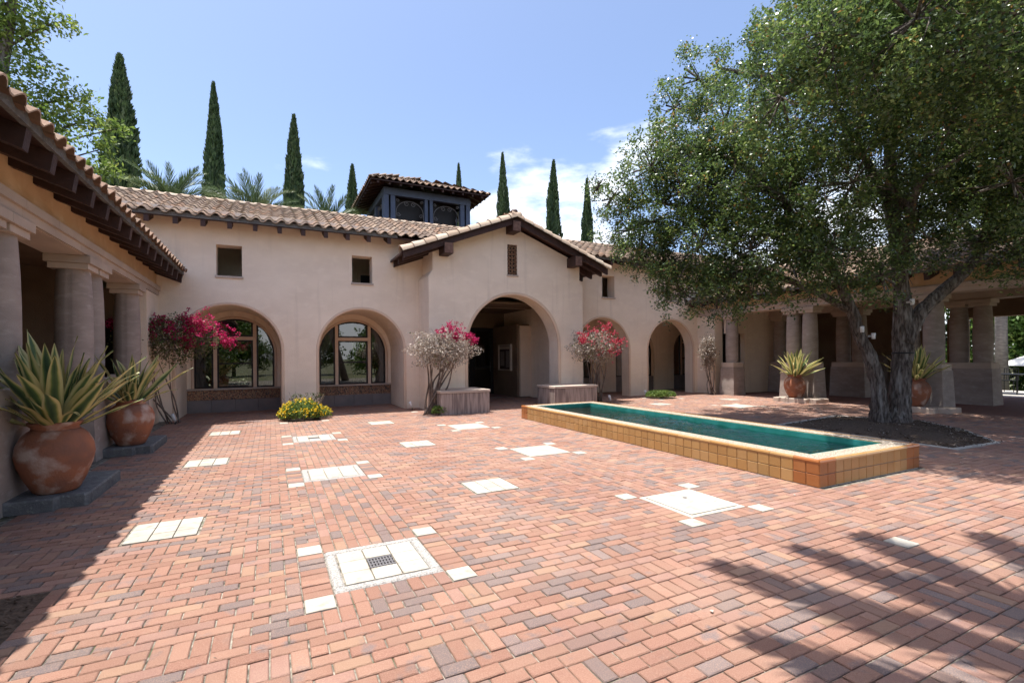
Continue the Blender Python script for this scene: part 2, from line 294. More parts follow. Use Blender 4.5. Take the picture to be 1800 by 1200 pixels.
# ------------------------------------------------------------------ walls with openings (front along X)
def wall_xz(mb, x0, x1, zb, ztop, openings, y0, y1, topx=(), seg=20, bottom=False):
    """openings: ('arch', cx, r, spring) from the floor, or ('rect', xa, xb, za, zb). ztop: number or function of x"""
    zt = ztop if callable(ztop) else (lambda x: ztop)
    xs = {x0, x1, *topx}
    for o in openings:
        if o[0] == 'arch':
            for i in range(seg+1): xs.add(round(o[1]-o[2]*math.cos(math.pi*i/seg), 5))
        else: xs |= {o[1], o[2]}
    xs = sorted(x for x in xs if x0-1e-6 <= x <= x1+1e-6)
    def q(a, b, c, d): mb.add([a, b, c, d], [(0, 1, 2, 3)])
    for xa, xb in zip(xs, xs[1:]):
        if xb-xa < 1e-5: continue
        xm = (xa+xb)/2; spans = []
        for o in openings:
            if o[0] == 'arch' and abs(xm-o[1]) < o[2]:
                f = lambda x: o[3]+math.sqrt(max(0, o[2]**2-(x-o[1])**2))
                spans.append((zb, zb, f(xa), f(xb)))
            elif o[0] == 'rect' and o[1] < xm < o[2]: spans.append((o[3], o[3], o[4], o[4]))
        spans.sort(); lo = (zb, zb); solid = []
        for s in spans:
            if s[0] > lo[0]+1e-6: solid.append((lo, (s[0], s[1])))
            lo = (s[2], s[3])
        solid.append((lo, (zt(xa), zt(xb))))
        for (la, lb), (ha, hb) in solid:
            q((xa, y0, la), (xb, y0, lb), (xb, y0, hb), (xa, y0, ha)); q((xb, y1, lb), (xa, y1, la), (xa, y1, ha), (xb, y1, hb))
            q((xa, y0, ha), (xb, y0, hb), (xb, y1, hb), (xa, y1, ha))
            if la > zb+1e-6 or bottom: q((xb, y0, lb), (xa, y0, la), (xa, y1, la), (xb, y1, lb))
    for o in openings:
        for x, za, zz, sg in (((o[1]-o[2], zb, o[3], 1), (o[1]+o[2], zb, o[3], -1)) if o[0] == 'arch' else ((o[1], o[3], o[4], 1), (o[2], o[3], o[4], -1))):
            q((x, y0, za), (x, y1, za), (x, y1, zz), (x, y0, zz))
    for x in (x0, x1): q((x, y0, zb), (x, y1, zb), (x, y1, zt(x)), (x, y0, zt(x)))
    return mb
def arch_band(cx, r, spring, wd, y0, y1, n=28, zb=0.0):
    """half ring with straight legs, from radius r to r+wd, between y0 and y1"""
    mb = MB(); ins = [(cx-r, zb)]+[(cx-r*math.cos(math.pi*i/n), spring+r*math.sin(math.pi*i/n)) for i in range(n+1)]+[(cx+r, zb)]
    R2 = r+wd; out = [(cx-R2, zb)]+[(cx-R2*math.cos(math.pi*i/n), spring+R2*math.sin(math.pi*i/n)) for i in range(n+1)]+[(cx+R2, zb)]
    m = len(ins); e = min(.02, wd*.3)
    vs = []
    for (a, b), (c, d) in zip(ins, out):
        ux, uz = (c-a)/wd, (d-b)/wd
        vs += [(a, y1, b), (a, y0+e, b), (a+ux*e, y0, b+uz*e), (c-ux*e, y0, d-uz*e), (c, y0+e, d), (c, y1, d)]
    fs = [(i*6+k, (i+1)*6+k, (i+1)*6+k+1, i*6+k+1) for i in range(m-1) for k in range(5)]
    return mb.add(vs, fs)

# ------------------------------------------------------------------ tiled roofs
def s_tile_mesh(name, m, pitch=.29, ln=.45, h=.082):
    mb = MB(); prof = [(-.5, .25), (-.36, .0), (-.18, .0), (-.04, .45), (.12, .92), (.24, 1.0), (.36, .82), (.5, .25)]
    n = len(prof); th = .018; vs = []
    for y, dz in ((0, .022), (ln, -.012)):
        for u, z in prof: vs.append((u*pitch*1.02, y, z*h+dz+th))
        for u, z in prof: vs.append((u*pitch*1.02, y, z*h+dz))
    fs = []
    for i in range(n-1): fs += [(i, i+1, 2*n+i+1, 2*n+i), (n+i+1, n+i, i, i+1)[::-1], (n+i, 3*n+i, 3*n+i+1, n+i+1)]
    mb.add(vs, fs); me = mb.mesh(name, m); me.materials.append(MATS['captile']); me.polygons.foreach_set('material_index', [0, 1, 0]*(n-1)); me.polygons.foreach_set('use_smooth', [True]*len(me.polygons))
    try: me.set_sharp_from_angle(angle=R(50))
    except Exception: pass
    return me
def barrel_mesh(name, m, r=.11, ln=.44, n=9):
    mb = MB(); vs = []; th = .018
    for y, k in ((0, 1.10), (ln, .88)):
        for rr in (r*k, r*k-th): vs += [(rr*math.cos(math.pi*i/(n-1)), y, rr*math.sin(math.pi*i/(n-1))*.85) for i in range(n)]
    fs = []
    for i in range(n-1): fs += [(i, i+1, 2*n+i+1, 2*n+i), (n+i, n+i+1, i+1, i), (n+i, 3*n+i, 3*n+i+1, n+i+1)]
    me = mb.add(vs, fs).mesh(name, m); me.polygons.foreach_set('use_smooth', [True]*len(me.polygons))
    try: me.set_sharp_from_angle(angle=R(50))
    except Exception: pass
    return me
TILE = s_tile_mesh('roof_tile', 'rooftile'); TILE_LOW = s_tile_mesh('roof_tile_low', 'lowtile'); CAP = barrel_mesh('cap_tile', 'captile', .105, .42)
RAKE = barrel_mesh('rake_tile', 'captile', .19, .40, 11)
def frame_m(p, u, v):
    u = Vector(u).normalized(); v = Vector(v).normalized(); n = u.cross(v)
    return Matrix(((u.x, v.x, n.x, p[0]), (u.y, v.y, n.y, p[1]), (u.z, v.z, n.z, p[2]), (0, 0, 0, 1)))
def join_pieces(name, base, mats, parent, rnd=True):
    """one mesh from many placed copies of a small mesh, with a random value for each copy"""
    nv = len(base.vertices); co = np.empty(nv*3, np.float32); base.vertices.foreach_get('co', co); co = np.c_[co.reshape(-1, 3), np.ones(nv)]
    fc = [tuple(p.vertices) for p in base.polygons]; V = []; F = []; RR = []; off = origin(parent)
    for i, M in enumerate(mats):
        V.append((co @ np.array(M).T)[:, :3]-np.array(off)); k = i*nv
        F += [tuple(q+k for q in f) for f in fc]; RR += [random.random()]*len(fc)
    me = bpy.data.meshes.new(name); me.from_pydata(np.concatenate(V).tolist(), [], F)
    for q in base.materials: me.materials.append(q)
    a = me.attributes.new('rnd', 'FLOAT', 'FACE'); a.data.foreach_set('value', np.array(RR, np.float32))
    me.polygons.foreach_set('material_index', [p.material_index for p in base.polygons]*len(mats))
    sm = [p.use_smooth for p in base.polygons]; me.polygons.foreach_set('use_smooth', sm*len(mats)); me.update()
    return link(name, me, parent)
def place_pieces(name, base, mats, parent, limit=300, key=None, stuffname=None):
    mats = sorted(mats, key=key or (lambda M: M.translation.length)); T = Matrix.Translation(-origin(parent))
    for M in mats[:limit]: link(name, base, parent, matrix=T @ M)
    if len(mats) > limit: tag(join_pieces(stuffname or name+'s', base, mats[limit:], parent), kind='stuff')
def slope(O, u, v, nc, nr, pitch=.29, expo=.38, skip=None, jit=.006):
    out = []; u = Vector(u).normalized(); v = Vector(v).normalized(); O = Vector(O)
    for j in range(nr):
        for i in range(nc):
            p = O+u*(pitch*(i+.5))+v*(expo*j)
            if skip and skip(p): continue
            n = u.cross(v); a = random.gauss(0, .012)
            out.append(frame_m(p+n*random.gauss(0, jit*.4)+v*random.gauss(0, jit), u+v*a, v-u*a))
    return out

AX = 6.55            # court axis
YW = 14.34           # main wall face
YG = 13.27           # gable wall face
# ------------------------------------------------------------------ ground and paving
g = MB().add([(-1500, -1500, -1.4), (1500, -1500, -1.4), (1500, 1500, -1.4), (-1500, 1500, -1.4)], [(0, 1, 2, 3)]).build('ground', 'earth'); tag(g, kind='structure')
g = MB().prism([(-60, -40), (26.5, -40), (26.5, 40), (-60, 40)], -1.4, -.06).build('terrace_ground', 'earth'); tag(g, kind='structure')
pav = MB().prism([(-7.2, -6), (22.5, -6), (22.5, 18.6), (-7.2, 18.6)], -.058, -.011).build('courtyard_paving', 'joint')
tag(pav, 'red brick courtyard paving with inset pale tiles', kind='structure')
CP = .735/8; OX = .719-.3675; OY = 3.653-.3675
BED = [(9.75, 6.75), (12.3, 7.05), (13.0, 5.7), (12.1, 4.6), (10.9, 3.72), (9.65, 3.78)]
def inpoly(x, y, P):
    c = False
    for (x0, y0), (x1, y1) in zip(P, P[1:]+P[:1]):
        if (y0 > y) != (y1 > y) and x < (x1-x0)*(y-y0)/(y1-y0)+x0: c = not c
    return c
def grow(P, k):
    cx = sum(p[0] for p in P)/len(P); cy = sum(p[1] for p in P)/len(P); return [(cx+(x-cx)*k, cy+(y-cy)*k) for x, y in P]
BEDO = grow(BED, 1.06)
FRM = [(0, 0, 'drain'), (0, 34, 'tiles'), (0, 68, 'drain'), (34, 0, 'hatch'), (34, 34, 'plain'), (34, 68, 'plain'), (127, 68, 'plain')]
PADS = [(-16, 18), (-16, 52), (-16, 86), (18, 18), (18, 52), (18, 86), (111, 86), (145, 86)]
BUSHBED = [(0, 102), (127, 102)]
I0, I1, J0, J1 = -28, 168, -32, 142
occ = set()
def mark(i0, j0, n, m): occ.update((i, j) for i in range(i0, i0+n) for j in range(j0, j0+m))
def cell(i, j): return OX+i*CP, OY+j*CP
def paver_piece(name, i0, j0, n, m, matn, h=.004, gap=.006):
    x, y = cell(i0, j0); b = MB().bbox(x+gap, x+n*CP-gap, y+gap, y+m*CP-gap, -.03, h, .004)
    return b.build(name, matn, pav)
for i, j, kind in FRM:
    mark(i, j, 8, 8); x, y = cell(i, j); s = 8*CP
    for di, dj in ((-2, -2), (8, -2), (-2, 8), (8, 8)):
        mark(i+di, j+dj, 2, 2); paver_piece('corner_tile', i+di, j+dj, 2, 2, 'white_tile', .003+random.random()*.003)
    e = .004
    if kind in ('plain', 'hatch'):
        if kind == 'plain': MB().bbox(x+.008, x+s-.008, y+.008, y+s-.008, -.03, .005, .005).build('cover_slab', 'white_tile', pav)
        else:
            MB().bbox(x+.006, x+s-.006, y+.006, y+s-.006, -.03, .002, .004).build('cover_frame', 'white_tile', pav)
            MB().bbox(x+.062, x+s-.062, y+.062, y+s-.062, -.02, .0075, .003).build('hatch_cover', 'white_tile', pav)
            for a, b_ in ((x+.056, y+.056), ):
                mb = MB(); t = .006
                for X0, X1, Y0, Y1 in ((x+.055, x+s-.055, y+.055, y+.061), (x+.055, x+s-.055, y+s-.061, y+s-.055), (x+.055, x+.061, y+.0615, y+s-.0615), (x+s-.061, x+s-.055, y+.0615, y+s-.0615)): mb.box(X0, X1, Y0, Y1, .0005, .0032)
                mb.build('hatch_gap', 'frame', pav)
            MB().lathe([(.0, .0078), (.022, .0078), (.022, .011), (.0, .011)], (x+s*.56, y+s*.66), 12).build('lifting_eye', 'iron', pav)
    else:
        mb = MB(); t = .075
        mb.bbox(x+.004, x+s-.004, y+.004, y+t, -.03, .004); mb.bbox(x+.004, x+s-.004, y+s-t, y+s-.004, -.03, .004)
        mb.bbox(x+.004, x+t, y+t+.001, y+s-t-.001, -.03, .004); mb.bbox(x+s-t, x+s-.004, y+t+.001, y+s-t-.001, -.03, .004)
        mb.build('drain_surround', 'granite', pav)
        q = (s-2*t-.012)/3; x0 = x+t+.006; y0 = y+t+.006
        for a in range(3):
            for b_ in range(3):
                if a == 1 and b_ == 1 and kind == 'drain':
                    MB().box(x0+q+.003, x0+2*q-.003, y0+q+.003, y0+2*q-.003, -.03, -.020).build('drain_well', 'black_metal', pav)
                    mb = MB()
                    for k in range(8): mb.box(x0+q+.006+k*(q-.012)/8, x0+q+.006+(k+.52)*(q-.012)/8, y0+q+.005, y0+2*q-.005, -.018, .002)
                    for k in range(4): mb.box(x0+q+.004, x0+2*q-.004, y0+q+.012+k*(q-.04)/3, y0+q+.028+k*(q-.04)/3, -.017, .0035)
                    mb.build('drain_grate', 'iron', pav)
                else: MB().bbox(x0+a*q+.004, x0+(a+1)*q-.004, y0+b_*q+.004, y0+(b_+1)*q-.004, -.03, .004+random.random()*.002, .003).build('drain_tile', 'white_tile', pav)
for i, j in PADS:
    mark(i, j, 6, 6); x, y = cell(i, j); q = (6*CP-.03)/3
    for a in range(3):
        for b_ in range(3): MB().bbox(x+.015+a*q+.004, x+.015+(a+1)*q-.004, y+.015+b_*q+.004, y+.015+(b_+1)*q-.004, -.03, .004+random.random()*.002, .003).build('pad_tile', 'white_tile', pav)
for i, j in BUSHBED:
    mark(i, j, 8, 8)
    for di, dj in ((-2, -2), (8, -2), (-2, 8), (8, 8)): mark(i+di, j+dj, 2, 2); paver_piece('corner_tile', i+di, j+dj, 2, 2, 'white_tile')
mark(44, -14, 2, 2); paver_piece('corner_tile', 44, -14, 2, 2, 'white_tile')
for i, j in ((-28, 37), (-27, 69), (40, 101), (34, 108)): mark(i, j, 2, 2); paver_piece('corner_tile', i, j, 2, 2, 'white_tile')
POOL = (5.50, 7.64, 3.35, 10.58)
for i in range(I0, I1):
    for j in range(J0, J1):
        x, y = cell(i+.5, j+.5)
        if (POOL[0]-.02 < x < POOL[1]+.02 and POOL[2]-.02 < y < POOL[3]+.02) or inpoly(x, y, BEDO) or (x < -1.30 and y < 4.2): occ.add((i, j))
def brick_mesh(name, lx, ly):
    a, b_, c = lx/2-.004, ly/2-.004, .005
    vs = [(sx*a, sy*b_, -.045) for sx, sy in ((-1, -1), (1, -1), (1, 1), (-1, 1))]+[(sx*a, sy*b_, -c) for sx, sy in ((-1, -1), (1, -1), (1, 1), (-1, 1))]+[(sx*(a-c), sy*(b_-c), 0) for sx, sy in ((-1, -1), (1, -1), (1, 1), (-1, 1))]
    fs = [(8, 9, 10, 11)]+[(k+i, k+(i+1) % 4, k+4+(i+1) % 4, k+4+i) for k in (0, 4) for i in range(4)]
    return MB().add(vs, fs).mesh(name, 'paver')
BR = {'h': brick_mesh('brick_long', 2*CP, CP), 'v': brick_mesh('brick_cross', CP, 2*CP), 's': brick_mesh('brick_half', CP, CP)}
bricks = {'h': [], 'v': [], 's': []}
def put(k, i, j):
    n, m = {'h': (2, 1), 'v': (1, 2), 's': (1, 1)}[k]; mark(i, j, n, m); x, y = cell(i+n/2, j+m/2)
    d = .4447*x+.8957*y; r = .8957*x-.4447*y
    if d < .9 or abs(r/d) > 1.22 or d > 21: return
    if 853.7*1.5/d > 640: return
    bricks[k].append(Matrix.Translation((x+random.gauss(0, .0008), y+random.gauss(0, .0008), random.gauss(0, .0016))) @ Matrix.Rotation(random.gauss(0, .006), 4, 'Z') @ Matrix.Rotation(random.gauss(0, .006), 4, 'X') @ Matrix.Rotation(random.gauss(0, .006), 4, 'Y'))
free = lambda i, j, n, m: all((a, b_) not in occ for a in range(i, i+n) for b_ in range(j, j+m))
# strips of bricks set the other way between the drains, then odd patches of four
for fi, fj in [(a, b_) for a, b_, _ in FRM]+BUSHBED:
    for k in range(8):
        for kk, a, b_, n, m in (('v', fi+k, fj-2, 1, 2), ('v', fi+k, fj+8, 1, 2), ('h', fi-2, fj+k, 2, 1), ('h', fi+8, fj+k, 2, 1)):
            if free(a, b_, n, m): put(kk, a, b_)
for i0 in (0, 34, 93, 127):
    for i in range(i0, i0+8):
        for j0 in (10, 44, 78):
            for j in range(j0+(i % 2), j0+22, 2):
                if free(i, j, 1, 2): put('v', i, j)
for _ in range(480):
    i = random.randrange(I0, I1-4); j = random.randrange(J0, J1-2)
    n = random.choice((2, 3, 4, 4, 4, 5))
    if free(i, j, n, 2):
        for k in range(n): put('v', i+k, j)
for j in range(J0, J1):
    i = I0
    while i < I1:
        if (i, j) in occ: i += 1; continue
        if (i+j) % 2 == 0 and (i+1, j) not in occ and i+1 < I1: put('h', i, j); i += 2
        elif (i, j+1) not in occ and (i, j) not in occ and random.random() < .12: put('v', i, j); i += 1
        else: put('s', i, j); i += 1
def bkey(M):
    x, y = M.translation.x, M.translation.y; d = .4447*x+.8957*y; r = .8957*x-.4447*y
    return d+(50 if abs(r/d) > 1.04 or 853.7*1.5/d > 572 else 0)
allb = sorted([(bkey(M), k, M) for k in bricks for M in bricks[k]], key=lambda t: t[0])
for _, k, M in allb[:300]: link('brick', BR[k], pav, matrix=M)
for k in bricks:
    ms = [M for _, kk, M in allb[300:] if kk == k]
    tag(join_pieces('bricks', BR[k], ms, pav), kind='stuff')
for nm, x0, x1, y0, y1 in (('walkway_floor', -7.2, -2.55, -2, 14.3), ('walkway_floor', 15.62, 22.5, -4, 14.3)):
    tag(MB().box(x0, x1, y0, y1, -.01, .002).build(nm, 'brick_floor'), kind='structure')
# dry leaves blown over the bricks
n = 900; u = rng.random(n); px = rng.random(n)*16-2; py = rng.random(n)*13.5+.6
sel = (u < .10) | ((px < -1.0) & (u < .6)) | ((px > 8) & (py < 10.5) & (u < .6)); c = np.c_[px, py, np.full(n, .012)][sel]
V = leaves(c, .05, .028); V[:, :, 2] = .006+.35*np.abs(V[:, :, 2]-.012)
o = link('fallen_leaves', np_mesh('fallen_leaves', V, 'dry_leaf', rng.random(len(V)))); tag(o, 'scattered dry leaves lying on the brick paving', 'leaves', kind='stuff')

# planting bed under the oak, with a pale concrete edge
P0 = grow(BED, 1.0)
def ringprism(name, inner, outer, z0, z1, m):
    mb = MB(); n = len(inner); vs = [(*p, z0) for p in outer]+[(*p, z1) for p in outer]+[(*p, z1) for p in inner]+[(*p, z0) for p in inner]
    fs = [(k*n+i, k*n+(i+1) % n, ((k+1) % 4)*n+(i+1) % n, ((k+1) % 4)*n+i) for k in range(3) for i in range(n)]
    return mb.add(vs, fs).build(name, m)
bed = MB(); cx, cy = 11.3, 5.5; rings = [(1.0, -.01), (.85, .018), (.6, .04), (.3, .055)]
pts = []
for a in range(len(BED)):
    p, q = Vector(BED[a]), Vector(BED[(a+1) % len(BED)])
    pts += [tuple(p.lerp(q, t/6)) for t in range(6)]
vs = []; n = len(pts)
for k, z in rings: vs += [(cx+(x-cx)*k, cy+(y-cy)*k, z+random.gauss(0, .012)) for x, y in pts]
vs.append((cx, cy, .06)); fs = [(r*n+i, r*n+(i+1) % n, (r+1)*n+(i+1) % n, (r+1)*n+i) for r in range(3) for i in range(n)]+[(3*n+i, 3*n+(i+1) % n, 4*n) for i in range(n)]
bo = bed.add(vs, fs).build('mulch_bed', 'mulch', smooth=True); tag(bo, kind='structure')
ed = ringprism('bed_edging', grow(BED, 1.0), grow(BED, 1.055), -.03, .006, 'concrete'); tag(ed, kind='structure')
c = np.array([(cx+(x-cx)*k, cy+(y-cy)*k, .012+.055*(1-k)) for x, y in [pts[random.randrange(n)] for _ in range(4200)] for k in [random.random()**.5]])
c[:, :2] += rng.normal(size=(len(c), 2))*.05
V = leaves(c, .05, .022); V[:, :, 2] = c[:, None, 2]+.5*(V[:, :, 2]-c[:, None, 2])
o = link('bed_leaf_litter', np_mesh('bed_leaf_litter', V[:420], 'dry_leaf', rng.random(420))); tag(o, 'dry leaves lying on the bed under the oak', 'leaves', kind='stuff')
o = link('bark_chips', np_mesh('bark_chips', V[420:], 'mulch', rng.random(len(V)-420))); tag(o, 'dark bark chips covering the bed under the oak', 'mulch', kind='stuff')
b2 = MB(); nx, ny = 14, 22; vs = [(-4.2+2.9*i/nx, -1+5.19*j/ny, .008+random.gauss(0, .005) if 0 < i < nx and j < ny else -.006) for j in range(ny+1) for i in range(nx+1)]
fs = [(j*(nx+1)+i, j*(nx+1)+i+1, (j+1)*(nx+1)+i+1, (j+1)*(nx+1)+i) for j in range(ny) for i in range(nx)]
tag(b2.add(vs, fs).build('side_bed', 'mulch', smooth=True), kind='structure')
c = np.c_[-1.32-1.3*rng.random(1500), 2.2+1.95*rng.random(1500), -.0+.018*rng.random(1500)]
V = leaves(c, .05, .022); V[:, :, 2] = c[:, None, 2]+.4*(V[:, :, 2]-c[:, None, 2])
o = link('leaf_litter', np_mesh('leaf_litter', V[:1420], 'mulch', rng.random(1420))); tag(o, 'dark bark and leaf litter in the corner bed', 'mulch', kind='stuff')
o = link('pale_litter', np_mesh('pale_litter', V[1420:], 'dry_leaf', rng.random(80))); tag(o, 'pale dry leaves lying in the corner bed', 'leaves', kind='stuff')

# ------------------------------------------------------------------ long raised pool
x0, x1, y0, y1 = POOL; PZ = .308
pool = thing('reflecting_pool', 'long raised pool clad in ochre glazed tiles with green water', 'pool', ((x0+x1)/2, (y0+y1)/2, 0))
mb = MB(); cw = .30; zc = PZ-.03
for a, b_, c_, d in ((x0+.012, x1-.012, y0+.012, y0+cw), (x0+.012, x1-.012, y1-cw, y1-.012), (x0+.012, x0+cw, y0+cw, y1-cw), (x1-cw, x1-.012, y0+cw, y1-cw)): mb.box(a, b_, c_, d, -.02, zc)
mb.build('wall_core', 'grout', pool)
ts = (x1-x0)/14; nl = round((y1-y0)/ts); tl = (y1-y0)/nl; rh = (PZ-.022)/2
def tile_mesh(name, m, wd, h):
    a, b_, c_ = wd/2-.003, h/2-.003, .004
    vs = [(sx*a, .012, sz*b_) for sx, sz in ((-1, -1), (1, -1), (1, 1), (-1, 1))]+[(sx*a, c_-.003, sz*b_) for sx, sz in ((-1, -1), (1, -1), (1, 1), (-1, 1))]+[(sx*(a-c_), -.003, sz*(b_-c_)) for sx, sz in ((-1, -1), (1, -1), (1, 1), (-1, 1))]
    fs = [(8, 9, 10, 11)]+[(k+i, k+(i+1) % 4, k+4+(i+1) % 4, k+4+i) for k in (0, 4) for i in range(4)]
    return MB().add(vs, fs).mesh(name, m)
tm = {(m, ax): tile_mesh('wall_tile', m, wd, rh) for m in ('pool_tile', 'pool_corner') for ax, wd in (('x', ts), ('y', tl))}
T0 = Matrix.Translation(-origin(pool))
for row in range(2):
    z = rh*(row+.5)+.001
    for i in range(14):
        m = 'pool_corner' if i in (0, 1, 12, 13) else 'pool_tile'
        J = lambda: Matrix.Rotation(random.gauss(0, .006), 4, 'X') @ Matrix.Rotation(random.gauss(0, .006), 4, 'Z')
        link('wall_tile', tm[(m, 'x')], pool, matrix=T0 @ Matrix.Translation((x0+(i+.5)*ts, y0, z)) @ J())
        link('wall_tile', tm[(m, 'x')], pool, matrix=T0 @ Matrix.Translation((x0+(i+.5)*ts, y1, z)) @ Matrix.Rotation(math.pi, 4, 'Z') @ J())
    for i in range(nl):
        m = 'pool_corner' if i in (0, 1, nl-2, nl-1) else 'pool_tile'
        link('wall_tile', tm[(m, 'y')], pool, matrix=T0 @ Matrix.Translation((x0, y0+(i+.5)*tl, z)) @ Matrix.Rotation(-math.pi/2, 4, 'Z') @ J())
        link('wall_tile', tm[(m, 'y')], pool, matrix=T0 @ Matrix.Translation((x1, y0+(i+.5)*tl, z)) @ Matrix.Rotation(math.pi/2, 4, 'Z') @ J())
# pebble coping between two bullnose edges
mb = MB(); e = .045
for a, b_, c_, d in ((x0+e, x1-e, y0+e, y0+cw-.03), (x0+e, x1-e, y1-cw+.03, y1-e), (x0+e, x0+cw-.03, y0+cw-.03, y1-cw+.03), (x1-cw+.03, x1-e, y0+cw-.03, y1-cw+.03)): mb.box(a, b_, c_, d, zc+.0005, PZ)
mb.build('coping', 'pebble', pool)
for nm, seq, k in (('edge_tile', [((x0, y0), (x1, y0)), ((x1, y0), (x1, y1)), ((x1, y1), (x0, y1)), ((x0, y1), (x0, y0))], ts*2),):
    for (a, b_), (c_, d) in seq:
        v = Vector((c_-a, d-b_, 0)); ln = v.length; v.normalize(); nrm = Vector((-v.y, v.x, 0)); m = round(ln/k)
        for i in range(m):
            p = Vector((a, b_, 0))+v*(ln*i/m+.002); q = Vector((a, b_, 0))+v*(ln*(i+1)/m-.002)
            prof = [(-.004, zc-.01), (-.009, zc+.010), (-.004, PZ-.002), (.006, PZ+.005), (e, PZ+.003), (e, zc)]
            vs = [p+nrm*o+Vector((0, 0, z)) for o, z in prof]+[q+nrm*o+Vector((0, 0, z)) for o, z in prof]; nn = len(prof)
            MB().add(vs, [(j, (j+1) % nn, nn+(j+1) % nn, nn+j) for j in range(nn)]+[tuple(range(nn)), tuple(range(nn, 2*nn))]).build('edge_tile', 'pool_tile' if 0 < i < m-1 else 'pool_corner', pool)
xi0, xi1, yi0, yi1 = x0+cw, x1-cw, y0+cw, y1-cw
mb = MB(); zb = -.05
mb.add([(xi0, yi0, zb), (xi1, yi0, zb), (xi1, yi1, zb), (xi0, yi1, zb)], [(0, 1, 2, 3)])
mb.build('basin_floor', 'teal', pool)
mb = MB(); t = .012
for a, b_, c_, d in ((xi0-.02, xi0+t, yi0, yi1), (xi1-t, xi1+.02, yi0, yi1), (xi0+t, xi1-t, yi0-.02, yi0+t), (xi0+t, xi1-t, yi1-t, yi1+.02)): mb.box(a, b_, c_, d, zb, zc+.02)
mb.build('basin_lining', 'teal', pool)
MB().box(xi0-.028, xi0-.0205, yi0, yi1, zc+.001, PZ-.001).box(xi1+.0205, xi1+.028, yi0, yi1, zc+.001, PZ-.001).build('inner_lip', 'pool_tile', pool)
nx, ny = 44, 200; wv = [(random.uniform(0, 6.283), random.uniform(9, 46), random.uniform(0, 6.283)) for _ in range(16)]
def ripple(x, y): return sum(.065/k*math.sin(k*(x*math.cos(a)+y*math.sin(a))+p) for a, k, p in wv)*(.55+.45*math.sin(y*1.3+x*.7))
MB().add([(xi0+t+(xi1-xi0-2*t)*i/nx, yi0+t+(yi1-yi0-2*t)*j/ny, .225+ripple(xi0+(xi1-xi0)*i/nx, yi0+(yi1-yi0)*j/ny)) for j in range(ny+1) for i in range(nx+1)], [(j*(nx+1)+i, j*(nx+1)+i+1, (j+1)*(nx+1)+i+1, (j+1)*(nx+1)+i) for j in range(ny) for i in range(nx)]).build('water', 'water', pool, True)

# ------------------------------------------------------------------ main building
main = thing('main_building', 'cream stucco hall with arches, tiled roof and central entrance gable', 'building', (AX, YW, 0))
AR, SP = 1.18, 1.72; ZW = 5.02
AC = [-.92, 2.36, 10.85, 14.13]
XL0, XR1 = -2.47, 15.68
GL, GR = AX-2.44, AX+2.53
# wall storeys: thick below (niches), thin above
lw = MB(); wall_xz(lw, -7.0, GL, 0, 3.3, [('arch', AC[0], AR, SP), ('arch', AC[1], AR, SP)], YW, 16.14)
lw.build('left_wall', 'stucco', main)
uw = MB(); wall_xz(uw, -7.0, GL, 3.3, ZW+.25, [('rect', AC[0]-.30, AC[0]+.27, 3.62, 4.42), ('rect', AC[1]-.28, AC[1]+.28, 3.64, 4.42)], YW, YW+.42)
uw.build('upper_wall', 'stucco', main)
rw = MB(); wall_xz(rw, GR, 20.0, 0, 3.3, [('arch', AC[2], AR, SP), ('arch', AC[3], AR, SP)], YW, YW+.45); rw.build('right_wall', 'stucco', main)
ur = MB(); wall_xz(ur, GR, 20.0, 3.3, ZW+.25, [('rect', 10.80, 11.36, 3.64, 4.44), ('rect', 13.85, 14.41, 3.64, 4.44)], YW, YW+.42); ur.build('upper_wall', 'stucco', main)
for k, c in enumerate(AC): smooth_angle(arch_band(c, AR-.012, SP, .085, YW-.014, YW+.05).build('arch_trim', 'stucco_trim', main), 30)
for xa, xb, z in ((AC[0]-.30, AC[0]+.27, 3.62), (AC[1]-.28, AC[1]+.28, 3.64), (10.80, 11.36, 3.64), (13.85, 14.41, 3.64)):
    MB().bbox(xa-.03, xb+.03, YW-.035, YW+.30, z-.045, z+.012, .008).build('window_sill', 'pale_stone', main)
# rooms behind: arcade back wall, gallery, floor and ceilings
bk = MB(); wall_xz(bk, GR, 18.9, 0, 3.3, [('arch', c, 1.06, 1.66) for c in (10.85, 14.13, 17.41)], 16.45, 16.75); bk.build('arcade_wall', 'stucco', main)
MB().box(GR, 18.9, YW+.45, 16.45, 3.08, 3.28).build('arcade_ceiling', 'stucco', main)
MB().box(-7.0, 20.0, 16.15, 16.35, 3.31, 5.9).build('gallery_wall', 'stucco', main)
MB().box(-7.0, 20.0, YW+.43, 16.14, 3.301, 3.36).build('gallery_floor', 'dark_wall', main)
for x in (-.42, 2.5, 11.5): MB().box(x, x+.09, 16.06, 16.149, 3.36, 4.25).box(x+.5, x+.59, 16.06, 16.149, 3.36, 4.25).box(x+.09, x+.5, 16.06, 16.149, 4.16, 4.25).build('gallery_door_frame', 'stucco_trim', main); MB().box(x+.09, x+.5, 16.10, 16.148, 3.36, 4.16).build('gallery_door', 'frame', main)
# hall behind the windows, open to the garden on its far side
MB().box(-6.5, 19.4, 16.76, 22.6, -.02, .003).build('hall_floor', 'brick_floor', main)
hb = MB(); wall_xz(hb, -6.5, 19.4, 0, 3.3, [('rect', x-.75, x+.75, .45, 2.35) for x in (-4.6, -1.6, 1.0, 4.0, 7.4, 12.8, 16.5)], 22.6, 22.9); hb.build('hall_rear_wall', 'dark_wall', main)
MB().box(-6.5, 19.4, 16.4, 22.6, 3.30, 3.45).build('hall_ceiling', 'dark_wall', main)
for a_ in (-7.2, 20.0): MB().box(a_, a_+.2, YW+.5, 22.9, 0, 5.9).build('hall_end_wall', 'stucco', main)

